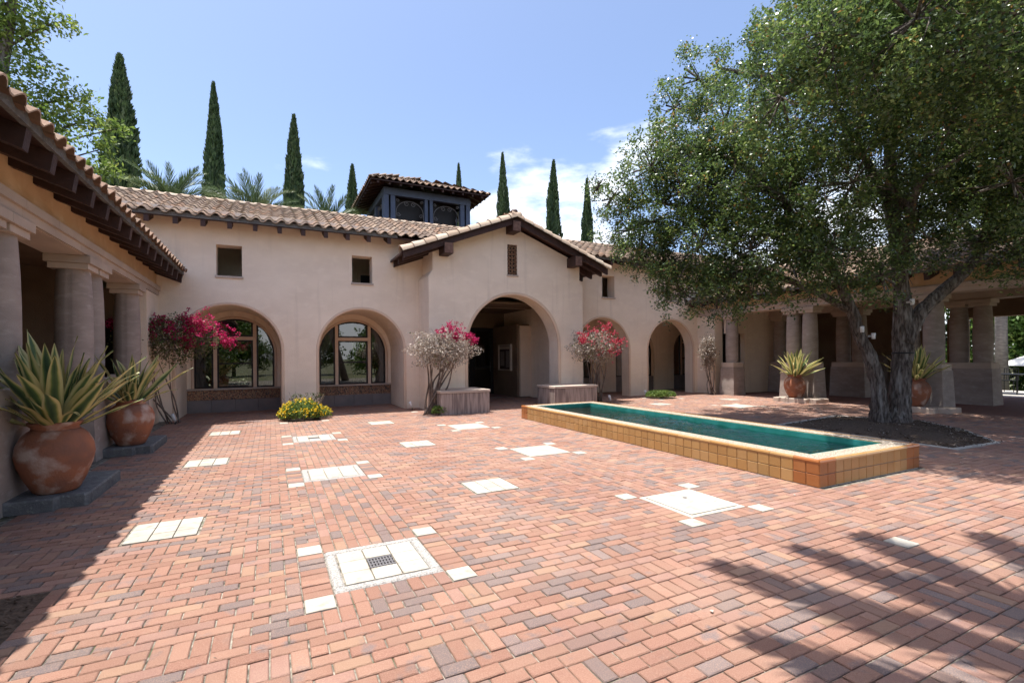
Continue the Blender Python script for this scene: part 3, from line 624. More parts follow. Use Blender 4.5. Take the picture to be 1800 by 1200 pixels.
def arch_window(cx, y, half, spring, sill, deco=True, w0=None):
    """timber-framed arched window of three lights above a tiled dado"""
    r = half
    win = smooth_angle(arch_band(cx, r-.075, spring, .075, y-.05, y+.05, zb=sill).build('window', 'stucco_trim', main), 30)
    zin = lambda x: spring+math.sqrt(max(0, (r-.075)**2-(x-cx)**2))
    mx = .50; tr = 2.11
    mb = MB()
    for s in (-1, 1): mb.box(cx+s*mx-.045, cx+s*mx+.045, y-.048, y+.045, sill, zin(cx+mx+.02)+.01)
    mb.box(cx-mx+.046, cx+mx-.046, y-.046, y+.044, tr-.05, tr+.05); mb.build('mullion', 'stucco_trim', win)
    # dark sashes and panes
    def light(poly):
        n = len(poly); px = sum(p[0] for p in poly)/n; pz = sum(p[1] for p in poly)/n; t = .045
        inn = []
        for a, b_ in poly:
            d = Vector((px-a, pz-b_)); inn.append((a+(t if d.x > 0 else -t)*min(1, abs(d.x)*8), b_+(t if d.y > 0 else -t)*min(1, abs(d.y)*8)))
        vs = [(a, y-.02, b_) for a, b_ in poly]+[(a, y-.02, b_) for a, b_ in inn]+[(a, y+.02, b_) for a, b_ in inn]
        MB().add(vs, [(i, (i+1) % n, n+(i+1) % n, n+i) for i in range(n)]+[(n+i, n+(i+1) % n, 2*n+(i+1) % n, 2*n+i) for i in range(n)]).build('sash', 'frame', win)
        MB().add([(a, y+.008, b_) for a, b_ in inn], [tuple(range(n))]).build('pane', 'glass', win)
    a0, a1 = cx-mx+.046, cx+mx-.046
    light([(a0, sill), (a1, sill), (a1, tr-.051), (a0, tr-.051)])
    MB().box(a0+.045, a1-.045, y-.018, y+.016, 1.36, 1.40).build('sash_rail', 'frame', win)
    top = [(a0+(a1-a0)*i/8, zin(a0+(a1-a0)*i/8)-.004) for i in range(9)]; light([(a0, tr+.051), (a1, tr+.051)]+top[::-1])
    for s in (-1, 1):
        e0 = cx+s*(mx+.046); e1 = cx+s*(r-.077)
        xs = [e0+(e1-e0)*math.sin(math.pi/2*i/8) for i in range(9)]; pol = [(e0, sill), (e1, sill)]+[(x, zin(x)-.004) for x in xs[::-1]]
        light(pol)
    # curtains tied back inside
    for s in (-1, 1):
        mb = MB(); vs = []; nn = 14; rows = 12
        for q in range(rows+1):
            z = sill-.2+(2.55-sill+.2)*q/rows; tie = max(0, 1-abs(z-1.35)/1.1); wd = .55-.38*tie**1.2; wd = min(wd, .6)
            for i in range(nn+1): vs.append((cx+s*(r-.02-wd*i/nn), y+.14+.035*math.sin(i*2.1+q*.2), z))
        fs = [(q*(nn+1)+i, q*(nn+1)+i+1, (q+1)*(nn+1)+i+1, (q+1)*(nn+1)+i) for q in range(rows) for i in range(nn)]
        mb.add(vs, fs).build('curtain', 'cloth', win, True)
    if deco:
        wl, wr = cx-AR+.002, cx+AR-.002
        MB().bbox(wl, wr, y-.16, y+.06, sill-.045, sill+.001, .01).build('sill', 'pale_stone', win)
        MB().box(wl, wr, y-.05, y+.055, .0, sill-.046).build('dado_wall', 'base_block', main)
        m = 7; q = (wr-wl)/m
        for i in range(m): MB().bbox(wl+i*q+.004, wl+(i+1)*q-.004, y-.085, y-.0505, .37, sill-.052, .004).build('patterned_tile', 'deco_tile', main)
        MB().box(wl+.001, wr-.001, y-.078, y-.0505, .352, .369).build('dado_band', 'deco_tile', main)
        m = 4; q = (wr-wl)/m
        for i in range(m): MB().bbox(wl+i*q+.003, wl+(i+1)*q-.003, y-.095, y-.0505, .0, .35, .006).build('base_block', 'base_block', main)
    return win
for c in AC[:2]:
    bw = MB(); wall_xz(bw, c-AR-.12, c+AR+.12, 0, 3.3, [('arch', c, 1.09, 1.66)], 16.142, 16.30); bw.build('window_wall', 'stucco', main)
    arch_window(c, 16.20, 1.088, 1.66, .68)
for c in (10.85, 14.13, 17.41):
    wn = arch_window(c, 16.58, 1.058, 1.66, .62, deco=False)
    MB().box(c-1.05, c+1.05, 16.50, 16.66, 0, .615).build('window_apron', 'base_block', main)

# entrance gable
SL = .385; ZA = 5.50
gz = lambda x: ZA-SL*abs(x-AX)
MC, MR, MSP = 6.70, 1.56, 1.84
gw = MB(); wall_xz(gw, GL, GR, 3.80, gz, [('rect', 6.46, 6.80, 4.0, 4.93)], YG, YG+.5, topx=(AX,)); gw.build('gable_wall', 'stucco', main)
gw = MB(); wall_xz(gw, GL-.12, GR+.12, 0, 3.80, [('arch', MC, MR, MSP)], YG-.002, YG+.60, seg=32)
# small sloped shoulders where the lower flanks are thicker
for s_, xo, xi in ((-1, GL-.12, GL), (1, GR+.12, GR)):
    gw.add([(xo, YG-.002, 3.80), (xo, YW, 3.80), (xi, YW, 3.98), (xi, YG-.002, 3.98)], [(0, 1, 2, 3)]); gw.add([(xo, YG-.002, 3.80), (xi, YG-.002, 3.98), (xi, YG-.002, 3.80)], [(0, 1, 2)])
gw.build('entrance_wall', 'stucco', main)
for a_ in (GL-.12, GR-.35): MB().box(a_, a_+.47, YG+.601, YW, 0, 3.80).build('porch_side_wall', 'stucco', main)
for a_ in (GL, GR-.35): MB().box(a_, a_+.35, YG+.501, YW+1.4, 3.801, 4.62).build('gable_side_wall', 'stucco', main)
smooth_angle(arch_band(MC, MR-.015, MSP, .10, YG-.020, YG+.04, n=36).build('arch_trim', 'stucco_trim', main), 30)
MB().box(6.46, 6.80, YG+.08, YG+.12, 4.0, 4.93).build('grille_back', 'frame', main)
gr = MB()
for i in range(3):
    for j in range(8):
        cx, cz = 6.52+.11*i+.0, 4.06+.1165*j; vs = []
        for a in range(8):
            t = math.pi*a/4; vs += [(cx+.052*math.cos(t), YG+.02, cz+.055*math.sin(t)), (cx+.030*math.cos(t), YG+.02, cz+.032*math.sin(t)), (cx+.030*math.cos(t), YG+.075, cz+.032*math.sin(t))]
        gr.add(vs, [(a*3+k, ((a+1) % 8)*3+k, ((a+1) % 8)*3+k+1, a*3+k+1) for a in range(8) for k in range(2)])
gr.build('vent_grille', 'deco_tile', main)
MB().bbox(6.43, 6.83, YG-.03, YG+.1, 3.955, 4.001, .006).build('vent_sill', 'pale_stone', main)
# porch interior: ceiling, side walls, doors, partition with a notice board
MB().box(GL+.35, GR-.35, YG+.61, 19.0, 3.62, 3.75).build('porch_ceiling', 'dark_wall', main)
for a_ in (GL+.1, GR-.35): MB().box(a_, a_+.35, YW+.001, 19, 0, 3.62).build('porch_inner_wall', 'stucco', main)
MB().box(8.20, GR-.351, 16.1, 18.3, 0, 2.72).build('partition', 'dark_wall', main)
MB().bbox(8.28, 8.82, 15.98, 16.10, .03, 2.66, .012).build('pilaster', 'stucco_trim', main)
MB().box(GL+.451, 8.199, 18.22, 18.4, 2.7, 3.62).box(GL+.451, 5.4, 18.22, 18.4, 0, 2.7).box(8.20, GR-.351, 18.301, 18.4, 0, 3.62).build('door_wall', 'dark_wall', main)
for k in range(3):
    xa = 5.40+k*.934; dr = MB()
    dr.box(xa+.004, xa+.12, 18.24, 18.30, .01, 2.69).box(xa+.81, xa+.93, 18.24, 18.30, .01, 2.69).box(xa+.121, xa+.809, 18.24, 18.30, .01, .26).box(xa+.121, xa+.809, 18.24, 18.30, 2.55, 2.69).box(xa+.121, xa+.809, 18.245, 18.295, 1.05, 1.14)
    do = dr.build('door', 'frame', main); MB().add([(xa+.12, 18.27, .26), (xa+.81, 18.27, .26), (xa+.81, 18.27, 2.55), (xa+.12, 18.27, 2.55)], [(0, 1, 2, 3)]).build('pane', 'glass', do)
    MB().tube([(xa+.77, 18.2, .9), (xa+.77, 18.2, 1.3)], .014, 8).build('handle', 'iron', do)
nb = thing('notice_board', 'framed glass notice board hung on the wall inside the entrance arch', 'notice board', (8.19, 17.05, 1.5))
MB().box(8.12, 8.199, 16.50, 17.62, .98, 1.03).box(8.12, 8.199, 16.50, 17.62, 1.94, 1.99).box(8.12, 8.199, 16.50, 16.57, 1.031, 1.939).box(8.12, 8.199, 17.55, 17.62, 1.031, 1.939).build('frame', 'pale_stone', nb)
MB().box(8.16, 8.198, 16.571, 17.549, 1.031, 1.939).build('back_panel', 'wood', nb)
MB().box(8.150, 8.159, 16.60, 17.52, 1.80, 1.92).build('header_strip', 'pale_stone', nb)
MB().box(8.152, 8.159, 16.63, 16.95, 1.1, 1.74).box(8.152, 8.159, 17.12, 17.46, 1.16, 1.72).build('poster', 'base_block', nb)

# roofs: deck, S tiles, ridge caps, rafters
EY, EZ, RS = 13.74, 4.93, .40; RY = 17.0; ez = lambda y: EZ+RS*(y-EY)
roof = MB(); roof.prism([(EY+.09, EZ-.005), (RY, ez(RY)-.035), (RY+4.8, ez(RY)-.035-1.9), (RY+4.8, ez(RY)-.10-1.9), (RY, ez(RY)-.1), (EY+.09, EZ-.055)], -7.5, 21.5, 'x')
roof = roof.build('roof', 'wood', main)
vdir = Vector((0, 1, RS)).normalized(); nr = int((RY-EY)*math.sqrt(1+RS*RS)/.38)+1
gabroof = lambda x: 5.66-SL*abs(x-AX)          # gable roof surface (deck top)
def under_gable(p): return abs(p.x-AX) < 3.45 and gabroof(p.x) > p.z+.03
T_main = slope((-6.6, EY, EZ), (1, 0, 0), vdir, 97, nr, skip=under_gable)
VY = 12.84; HWG = 3.36
gm = []
for s in (-1, 1):
    vd = Vector((-s, 0, SL)).normalized(); u = Vector((0, -1, 0)) if s < 0 else Vector((0, 1, 0))
    O = (AX+s*HWG, VY+.18+(.29*16 if s < 0 else 0), gabroof(AX+HWG)+.0)
    gm += slope(O, u, vd, 16, 10, skip=lambda p: ez(p.y) > p.z+.06)
def tkey(M): p = M.translation; return p.length+(40 if p.x > 12.5 or p.x < -4.3 or p.y < 0 else 0)+(6 if p.x > AX and p.y < RY and abs(p.x-AX) < 3.6 else 0)
place_pieces('roof_tile', TILE, T_main+gm, roof, 300, tkey, 'roof_tiles')
caps = []
x = -6.5
while x < 20.5:
    if not (abs(x-AX) < .0): caps.append(frame_m((x, RY, ez(RY)+.015+random.gauss(0, .004)), (0, -1, 0), (1, 0, 0.0)))
    x += .38
place_pieces('ridge_tile', CAP, caps, roof, 300)
groof = MB(); zt = gabroof(AX); hw = HWG
groof.prism([(AX-hw-.03, zt-SL*(hw+.03)), (AX, zt), (AX+hw+.03, zt-SL*(hw+.03)), (AX+hw+.03, zt-SL*(hw+.03)-.06), (AX, zt-.06), (AX-hw-.03, zt-SL*(hw+.03)-.06)], VY+.10, 17.2, 'y')
groof = groof.build('entrance_roof', 'wood', main)
rk = []; gy = VY+.09
for s in (-1, 1):
    vd = Vector((-s, 0, SL)).normalized(); L_ = hw*math.sqrt(1+SL*SL); n = 10
    for i in range(n+1):
        p = Vector((AX+s*(hw+.05), gy, zt-SL*(hw+.05)-.015))+vd*((L_+.03)*i/(n+.55)); u = Vector((0, -s, 0)); rk.append(frame_m(p, u*(1 if True else 1), vd))
rk = [M if (M.to_3x3() @ Vector((0, 0, 1))).z > 0 else M @ Matrix.Rotation(math.pi, 4, 'Y') for M in rk]
for M in rk: link('rake_tile', RAKE, groof, matrix=Matrix.Translation(-origin(groof)) @ M)
rc = [frame_m((AX, gy+.05+.38*i, zt+.055), (1, 0, 0), (0, 1, 0)) for i in range(10)]
for M in rc: link('ridge_tile', CAP, groof, matrix=Matrix.Translation(-origin(groof)) @ M)
MB().lathe([(.0, zt+.10), (.11, zt+.10), (.115, zt+.17), (.09, zt+.225), (.0, zt+.245)], (AX, gy+.02), 16).build('ridge_end_cap', 'wood', groof, True)
for s in (-1, 1):
    vs = []
    for yy in (VY, VY+.085):
        for x, dz in ((0, .0), (hw, .0), (hw, -.185), (0, -.185)): vs.append((AX+s*x, yy, zt-.012-SL*x+dz))
    MB().add(vs, [(0, 1, 2, 3), (4, 5, 6, 7), (0, 1, 5, 4), (1, 2, 6, 5), (2, 3, 7, 6), (3, 0, 4, 7)]).build('bargeboard', 'wood', groof)
    # eave rafters on the gable flanks
    for k in range(3):
        yy = VY+.25+.55*k; xa, xb = hw-.05, 2.3
        vs = [(AX+s*x, y_, zt-.07-SL*x+dz) for y_ in (yy, yy+.1) for x, dz in ((xa, 0), (xb, 0), (xb, -.17), (xa, -.17))]
        MB().add(vs, [(0, 1, 2, 3), (4, 5, 6, 7), (0, 1, 5, 4), (1, 2, 6, 5), (2, 3, 7, 6), (3, 0, 4, 7)]).build('rafter', 'wood', groof)
for x, z in ((AX, zt-.14), (AX-2.12, zt-.14-SL*2.12-.02), (AX+2.18, zt-.14-SL*2.18-.02)):
    b_ = MB(); b_.box(x-.13, x+.13, VY-.06, YG+.3, z-.30, z); po = b_.build('purlin', 'wood', groof)
    MB().box(x-.122, x+.122, VY-.066, VY-.0605, z-.292, z-.008).build('purlin_end', 'wood_end', po)
x = -5.4
while x < 19:
    if abs(x+.05-AX) > 3.15:
        vs = [(xx, y_, ez(y_)-.09+dz) for xx in (x, x+.10) for y_, dz in ((EY+.06, 0), (YW+.30, 0), (YW+.30, -.15), (EY+.06, -.15))]
        MB().add(vs, [(0, 1, 2, 3), (4, 5, 6, 7), (0, 1, 5, 4), (1, 2, 6, 5), (2, 3, 7, 6), (3, 0, 4, 7)]).build('rafter', 'wood', roof)
    x += .558
MB().box(-6.6, AX-3.3, EY+.055, EY+.10, EZ-.03, EZ+.075).build('eave_closure', 'grey_stone', roof); MB().box(AX+3.3, 20, EY+.055, EY+.10, EZ-.03, EZ+.075).build('eave_closure', 'grey_stone', roof)
MB().box(-7, 20, YW+.10, YW+.14, ZW-.02, ZW+.245).build('eave_blocking', 'wood', roof)
# stone blocks either side of the entrance
for lab, a, b_, c_ in (('pale stained stone block left of the entrance arch beside bougainvillea trunks', 3.95, 5.33, 12.12), ('stone block right of the entrance arch behind the far end of the pool', 7.46, 8.98, 12.22)):
    t = thing('stone_block', lab, 'stone block', ((a+b_)/2, (c_+YG)/2, 0), 'stone blocks flanking the entrance')
    MB().bbox(a, b_, c_, YG-.004, 0, .56, .012).build('block', 'stained_stone', t); MB().bbox(a-.02, b_+.02, c_-.02, YG-.006, .561, .63, .012).build('cap', 'pale_stone', t)
# ------------------------------------------------------------------ colonnades left and right of the court
def hexa(mb, pts): return mb.add(pts, [(0, 1, 2, 3), (4, 5, 6, 7), (0, 1, 5, 4), (1, 2, 6, 5), (2, 3, 7, 6), (3, 0, 4, 7)])
groove = lambda a, z: .955 if min(abs(a-math.pi/2), abs(a-3*math.pi/2)) < .04 else 1.0
def colonnade(side, label, pairs, endy, tilemesh, nrow, nobj):
    X = lambda a: AX+side*a
    def bx(mb, a0, a1, *r): return mb.box(min(X(a0), X(a1)), max(X(a0), X(a1)), *r)
    def bbx(mb, a0, a1, *r): return mb.bbox(min(X(a0), X(a1)), max(X(a0), X(a1)), *r)
    T = thing('colonnade', label, 'colonnade', (X(9.2), 8, 0), 'colonnades facing the court')
    def column(a, y):
        prof = [(.218, 1.2205), (.224, 1.45), (.228, 1.75), (.226, 2.1), (.218, 2.45), (.202, 2.78), (.195, 2.855)]
        c = smooth_angle(MB().lathe(prof, (X(a), y), 48, groove).build('column', 'stone', T), 35)
        m = MB(); m.bbox(X(a)-.235, X(a)+.235, y-.235, y+.235, 2.856, 2.94, .006); m.build('necking', 'pale_stone', c)
        m = MB(); m.bbox(X(a)-.272, X(a)+.272, y-.272, y+.272, 2.941, 3.05, .006); m.build('abacus', 'pale_stone', c)
        return c
    def pedestal(a, y0, y1):
        m = MB(); n = .36
        vs = [(X(a)-q, yy, z) for q in (0,) for yy in (0,) for z in (0,)]
        bt, tp = .325, .285
        pts = [(X(a)-bt, y0-bt, 0), (X(a)+bt, y0-bt, 0), (X(a)+bt, y1+bt, 0), (X(a)-bt, y1+bt, 0), (X(a)-tp, y0-tp, 1.05), (X(a)+tp, y0-tp, 1.05), (X(a)+tp, y1+tp, 1.05), (X(a)-tp, y1+tp, 1.05)]
        p = MB().add(pts, [(3, 2, 1, 0), (4, 5, 6, 7), (0, 1, 5, 4), (1, 2, 6, 5), (2, 3, 7, 6), (3, 0, 4, 7)]).build('pedestal', 'stone', T)
        MB().bbox(X(a)-.27, X(a)+.27, y0-.27, y1+.27, 1.051, 1.22, .012).build('pedestal_cap', 'pale_stone', p)
    for a in (9.2, 12.0):
        for yc in pairs:
            pedestal(a, yc-.272, yc+.272); column(a, yc-.274); column(a, yc+.274)
        pedestal(a, endy, endy); column(a, endy)
    # beams, cornice, band
    for a in (9.2, 12.0):
        m = MB(); bx(m, a-.195, a+.26, -3, 14.339, 3.051, 3.30); m.build('architrave', 'pale_stone', T)
    y = -3.0
    while y < 14.3:
        yb = min(y+.92, 14.339); m = MB()
        bx(m, 8.965, 9.0, y+.003, yb-.003, 3.06, 3.165); bx(m, 8.93, 9.0, y+.003, yb-.003, 3.1655, 3.265)
        m.build('cornice_block', 'pale_stone', T); y += .92
    m = MB(); bx(m, 9.02, 9.45, -3, 14.338, 3.301, 3.93); bx(m, 9.02, 9.03, -3, 14.338, 3.2655, 3.301); m.build('frieze', 'ochre', T)
    m = MB(); bx(m, 11.8, 12.2, -3, 14.338, 3.301, 4.6); m.build('inner_frieze', 'ochre', T)
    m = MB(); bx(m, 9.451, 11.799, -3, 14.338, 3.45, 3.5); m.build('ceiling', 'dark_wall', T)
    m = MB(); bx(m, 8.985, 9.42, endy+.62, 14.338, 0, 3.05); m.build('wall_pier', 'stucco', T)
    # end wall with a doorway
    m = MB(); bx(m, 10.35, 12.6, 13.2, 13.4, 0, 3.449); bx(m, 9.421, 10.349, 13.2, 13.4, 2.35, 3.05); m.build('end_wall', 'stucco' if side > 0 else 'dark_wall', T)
    m = MB(); bx(m, 9.42, 10.35, 13.9, 13.95, 0, 2.6); m.build('doorway_shade_sheet', 'frame', T)  # near-black sheet painting the unlit space beyond the doorway
    # roof
    lip, zl, sl = 8.40, 3.60, .38; zr = lambda a: zl+sl*(a-lip); rg = 12.4
    m = MB(); pro = [(lip+.11, zr(lip+.11)-.015), (rg, zr(rg)-.02), (rg+3.4, zr(rg)-1.31), (rg+3.4, zr(rg)-1.36), (rg, zr(rg)-.07), (lip+.11, zr(lip+.11)-.06)]
    rf = m.prism([(X(a), z) for a, z in pro], -3.0, 14.335, 'y').build('roof', 'wood', T)
    vd = Vector((side, 0, sl)).normalized(); u = Vector((0, -side, 0)); O = (X(lip), (14.3 if side > 0 else -2.95), zl)
    tl = slope(O, u, vd, 59, nrow)
    m = MB(); bx(m, lip+.055, lip+.105, -2.95, 14.33, zl-.02, zl+.085); m.build('eave_closure', 'grey_stone', rf)
    place_pieces('roof_tile', tilemesh, tl, rf, nobj, lambda M: (M.translation-Vector((X(lip), 8.5, zl))).length, 'roof_tiles')
    if side > 0:
        y = -2.9
        while y < 13.9: link('ridge_tile', CAP, rf, matrix=Matrix.Translation(-origin(rf)) @ frame_m((X(rg), y, zr(rg)+.01), (1, 0, 0), (0, 1, 0))); y += .38
    y = -2.65
    while y < 14.2:
        zt_ = lambda a: zr(a)-.062
        pts = [(X(a), yy, zt_(a)+dz) for yy in (y, y+.115) for a, dz in ((8.47, -.0), (9.35, 0), (9.35, -.20), (8.50, -.20))]
        hexa(MB(), pts).build('rafter', 'wood', rf); y += .60
    return T, X, bx
TL, XL, bxl = colonnade(-1, 'left colonnade of paired stone columns under a deep timber eave', (3.6, 6.80, 9.76), 12.5, TILE_LOW, 3, 207)
TR, XR, bxr = colonnade(1, 'right colonnade of paired stone columns behind the oak trunk', (3.6, 6.83, 10.13), 12.85, TILE, 11, 260)
# rear walls of the walks
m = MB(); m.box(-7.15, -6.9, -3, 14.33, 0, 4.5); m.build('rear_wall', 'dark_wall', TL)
for yc in (8.2, 11.3): arch_band(yc, .62, 1.7, .10, 0, .05)
for yc in (5.2, 8.3, 11.4):
    b_ = arch_band(yc, .68, 1.62, .10, 0, .06); b_.v = [(-6.9+.065-y, x, z) for x, y, z in b_.v]; b_.build('niche_trim', 'stucco_trim', TL)
    n_ = 20; pol = [(yc-.68, 0.0)]+[(yc-.68*math.cos(math.pi*i/n_), 1.62+.68*math.sin(math.pi*i/n_)) for i in range(n_+1)]+[(yc+.68, 0.0)]
    MB().prism(pol, -6.899, -6.885, 'x').build('doorway_shade_panel', 'frame', TL)  # near-black panel on the solid wall, shade of an arch opening as colour
wr = MB(); wr.box(21.3, 21.6, 8.7, 14.33, 0, 4.4); wr.build('rear_wall', 'dark_wall', TR)
MB().box(18.9, 21.3, 13.9, 14.33, 0, 4.4).build('rear_wall', 'dark_wall', TR)
MB().box(18.76, 22.6, -3, 14.33, 3.55, 3.62).build('rear_ceiling', 'dark_wall', TR)
MB().box(22.2, 22.6, -3, 8.69, 2.75, 3.55).build('outer_beam', 'dark_wall', TR)
for y in (1.5, 5.2, 8.6): MB().box(22.2, 22.6, y-.25, y+.25, 0, 2.75).build('outer_pier', 'dark_wall', TR)
fp = MB(); fp.box(20.95, 21.299, 10.3, 10.6, 0, 1.25).box(20.95, 21.299, 11.6, 11.9, 0, 1.25).box(20.9, 21.299, 10.2, 12.0, 1.251, 1.45); f_ = fp.build('fireplace', 'base_block', TR)
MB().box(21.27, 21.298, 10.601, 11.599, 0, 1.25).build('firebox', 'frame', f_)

# ------------------------------------------------------------------ lantern tower on the roof
tw = thing('roof_lantern', 'blue painted lantern tower with tiled hipped roof above the hall', 'tower', (6.56, 23.7, 6))
CXT, CYT, HB, HE, ZE = 6.56, 23.7, 2.03, 2.72, 9.12
MB().box(CXT-HB, CXT+HB, CYT-HB, CYT+HB, 4.8, 6.9).build('base', 'blue_paint', tw)
MB().box(CXT-1.5, CXT+1.5, CYT-1.5, CYT+1.5, 6.9, 9.0).build('core', 'frame', tw)  # added near-black box, paints the dim interior seen between the posts
sides = [Matrix.Translation((CXT, CYT, 0)) @ Matrix.Rotation(k*math.pi/2, 4, 'Z') for k in range(4)]
def spiral(c, r0, a0, turns, sg, n=14): return [(c[0]+r0*(1-.75*i/n)*math.cos(a0+sg*turns*6.283*i/n), -HB+.08, c[1]+r0*(1-.75*i/n)*math.sin(a0+sg*turns*6.283*i/n)) for i in range(n+1)]
for k, M in enumerate(sides):
    for a, b_ in ((-2.03, -1.83), (-1.74, -1.54), (-.19, -.05), (.05, .19), (1.54, 1.74), (1.83, 2.03)):
        if abs(a) > 1.9 and a > 0: b_ -= .0
        mm = MB().box(a, b_, -HB, -HB+.2, 6.901, 8.739)
        if a < -1.9 or a > 1.8: mm = MB().box(a if a < 0 else a, b_ if b_ < 2 else 2.03-.201 if False else b_, -HB+(.0 if a < 0 else .0005), -HB+.1995, 6.901, 8.739)
        if a > 1.8: continue
        mm.v = [tuple(M @ Vector(v)) for v in mm.v]; mm.build('post', 'blue_paint', tw)
    mm = MB().box(-2.05, 1.85, -HB-.02, -HB+.18, 8.74, 9.06).box(-1.99, 1.83, -HB+.05, -HB+.15, 6.90, 7.02); mm.v = [tuple(M @ Vector(v)) for v in mm.v]; mm.build('beam', 'blue_paint', tw)
    if k in (0, 3):
        for c in (-.865, .865):
            iron = MB(); w_ = .66
            arch = [(c-w_+.1*0, -HB+.08, 7.5)]+[(c-w_*math.cos(math.pi*i/16)*(.94), -HB+.08, 8.05+.52*math.sin(math.pi*i/16)) for i in range(17)]+[(c+w_, -HB+.08, 7.5)]
            iron.tube(arch, .016, 5)
            for s in (-1, 1):
                iron.tube(spiral((c+s*.14, 8.45), .12, math.pi/2, 1.3, -s), .014, 5); iron.tube(spiral((c+s*.52, 7.95), .10, 0, 1.3, s), .014, 5)
                iron.tube(spiral((c+s*.56, 7.55), .09, 0, 1.3, -s), .014, 5); iron.tube(spiral((c+s*.55, 8.58), .08, 0, 1.3, s), .014, 5)
            iron.v = [tuple(M @ Vector(v)) for v in iron.v]; tag(iron.build('iron_scrollwork', 'iron', tw))
    x = -2.4
    while x < 2.45:
        ln = HE-.06; pts = [(xx, y_, ZE-.03+.40*(HE+y_)+dz) for xx in (x-.045, x+.045) for y_, dz in ((-ln, 0), (-max(abs(x), 1.4), 0), (-max(abs(x), 1.4), -.14), (-ln, -.14))]
        mm = hexa(MB(), [tuple(M @ Vector(p)) for p in pts]); mm.build('rafter', 'wood', tw); x += .48
ap = ZE+.40*HE
rf = MB().add([(CXT-HE, CYT-HE, ZE), (CXT+HE, CYT-HE, ZE), (CXT+HE, CYT+HE, ZE), (CXT-HE, CYT+HE, ZE), (CXT, CYT, ap), (CXT-HE, CYT-HE, ZE-.05), (CXT+HE, CYT-HE, ZE-.05), (CXT+HE, CYT+HE, ZE-.05), (CXT-HE, CYT+HE, ZE-.05), (CXT, CYT, ap-.05)],
    [(0, 1, 4), (1, 2, 4), (2, 3, 4), (3, 0, 4), (6, 5, 9), (7, 6, 9), (8, 7, 9), (5, 8, 9), (0, 5, 6, 1), (1, 6, 7, 2), (2, 7, 8, 3), (3, 8, 5, 0)]).build('roof', 'wood', tw)
tl = []
for k, M in enumerate(sides):
    q = slope((-HE-.0, -HE-.05, ZE+.005), (1, 0, 0), (0, 1, .40), 19, 8, skip=lambda p: abs(p.x) > -p.y+.12)
    tl += [M @ t for t in q]
place_pieces('roof_tile', TILE, tl, rf, 150, lambda M: M.translation.length, 'roof_tiles')
for sx, sy in ((-1, -1), (1, -1), (-1, 1), (1, 1)):
    d = Vector((-sx, -sy, .40)); L_ = d.length*HE; d.normalize()
    for i in range(9):
        p = Vector((CXT+sx*(HE+.02), CYT+sy*(HE+.02), ZE+.03))+d*(.42*i); u = d.cross(Vector((0, 0, 1))); link('hip_tile', CAP, rf, matrix=Matrix.Translation(-origin(rf)) @ frame_m(p, u, d))
# ------------------------------------------------------------------ pots, plinths and striped spiky plants
def pot_meshes():
    prof = [(.0, 0), (.175, 0), (.20, .02), (.262, .14), (.318, .29), (.338, .40), (.326, .50), (.285, .585), (.235, .635), (.205, .655), (.200, .675), (.222, .695), (.236, .712), (.232, .733), (.205, .735), (.185, .70), (.180, .66), (.0, .655)]
    wob = lambda a, z: 1+.010*math.sin(3*a+z*7)+.006*math.sin(5*a-z*11)
    b_ = MB().lathe(prof[:10], n=40, rf=wob); body = b_.mesh('pot_body', 'terracotta', smooth=True)
    r_ = MB().lathe([(.190, .650)]+prof[9:16]+[(.19, .655)], n=40, rf=wob).mesh('pot_rim', 'terracotta', smooth=True)
    s_ = MB().lathe([(.0, .655), (.19, .655), (.185, .668), (.0, .68)], n=24).mesh('pot_soil', 'soil', smooth=True)
    return body, r_, s_
PB, PRM, PSO = pot_meshes()
def blade(name, L_, wd, curve, twist=0.0, n=12, fold=.35):
    vs = []; ac = []; p = Vector((0, 0, 0)); ang = 0.0
    for i in range(n+1):
        t = i/n; wv = wd*(.55+.75*math.sin(min(1, t*1.35+.12)*math.pi*.5))*(1-t**3.2)*1.0+.002
        if t < .15: wv = wd*(.75+.25*(1-t/.15))*.9
        d = Vector((0, math.cos(ang), math.sin(ang))); nn = Vector((0, -math.sin(ang), math.cos(ang))); sx = Vector((math.cos(twist*t), 0, math.sin(twist*t)))
        for u in (-1, -.62, -.3, 0, .3, .62, 1):
            vs.append(p+sx*(u*wv*.5)+nn*(abs(u)*wv*.5*fold)+nn*.006*math.sin(i*1.3+u*2)); ac.append(.02+.62*abs(u)**1.5)
        p = p+d*(L_/n); ang += curve*(t**1.3)*2.2/n
    fs = [(i*7+k, i*7+k+1, (i+1)*7+k+1, (i+1)*7+k) for i in range(n) for k in range(6)]
    me = MB().add(vs, fs).mesh(name, 'leafblade', smooth=True); a = me.attributes.new('across', 'FLOAT', 'POINT'); a.data.foreach_set('value', np.array(ac, np.float32)); return me
BLD = [blade('leaf_blade', .88, .112, -.25, .3), blade('leaf_blade', .80, .104, -.5, -.4), blade('leaf_blade', .94, .115, -.1, .15), blade('leaf_blade', .74, .096, -.8, .5), blade('leaf_blade', .86, .108, .12, -.2), blade('leaf_blade', .66, .09, -1.6, .2)]
DRP = blade('leaf_blade', .85, .05, -3.0, .6)
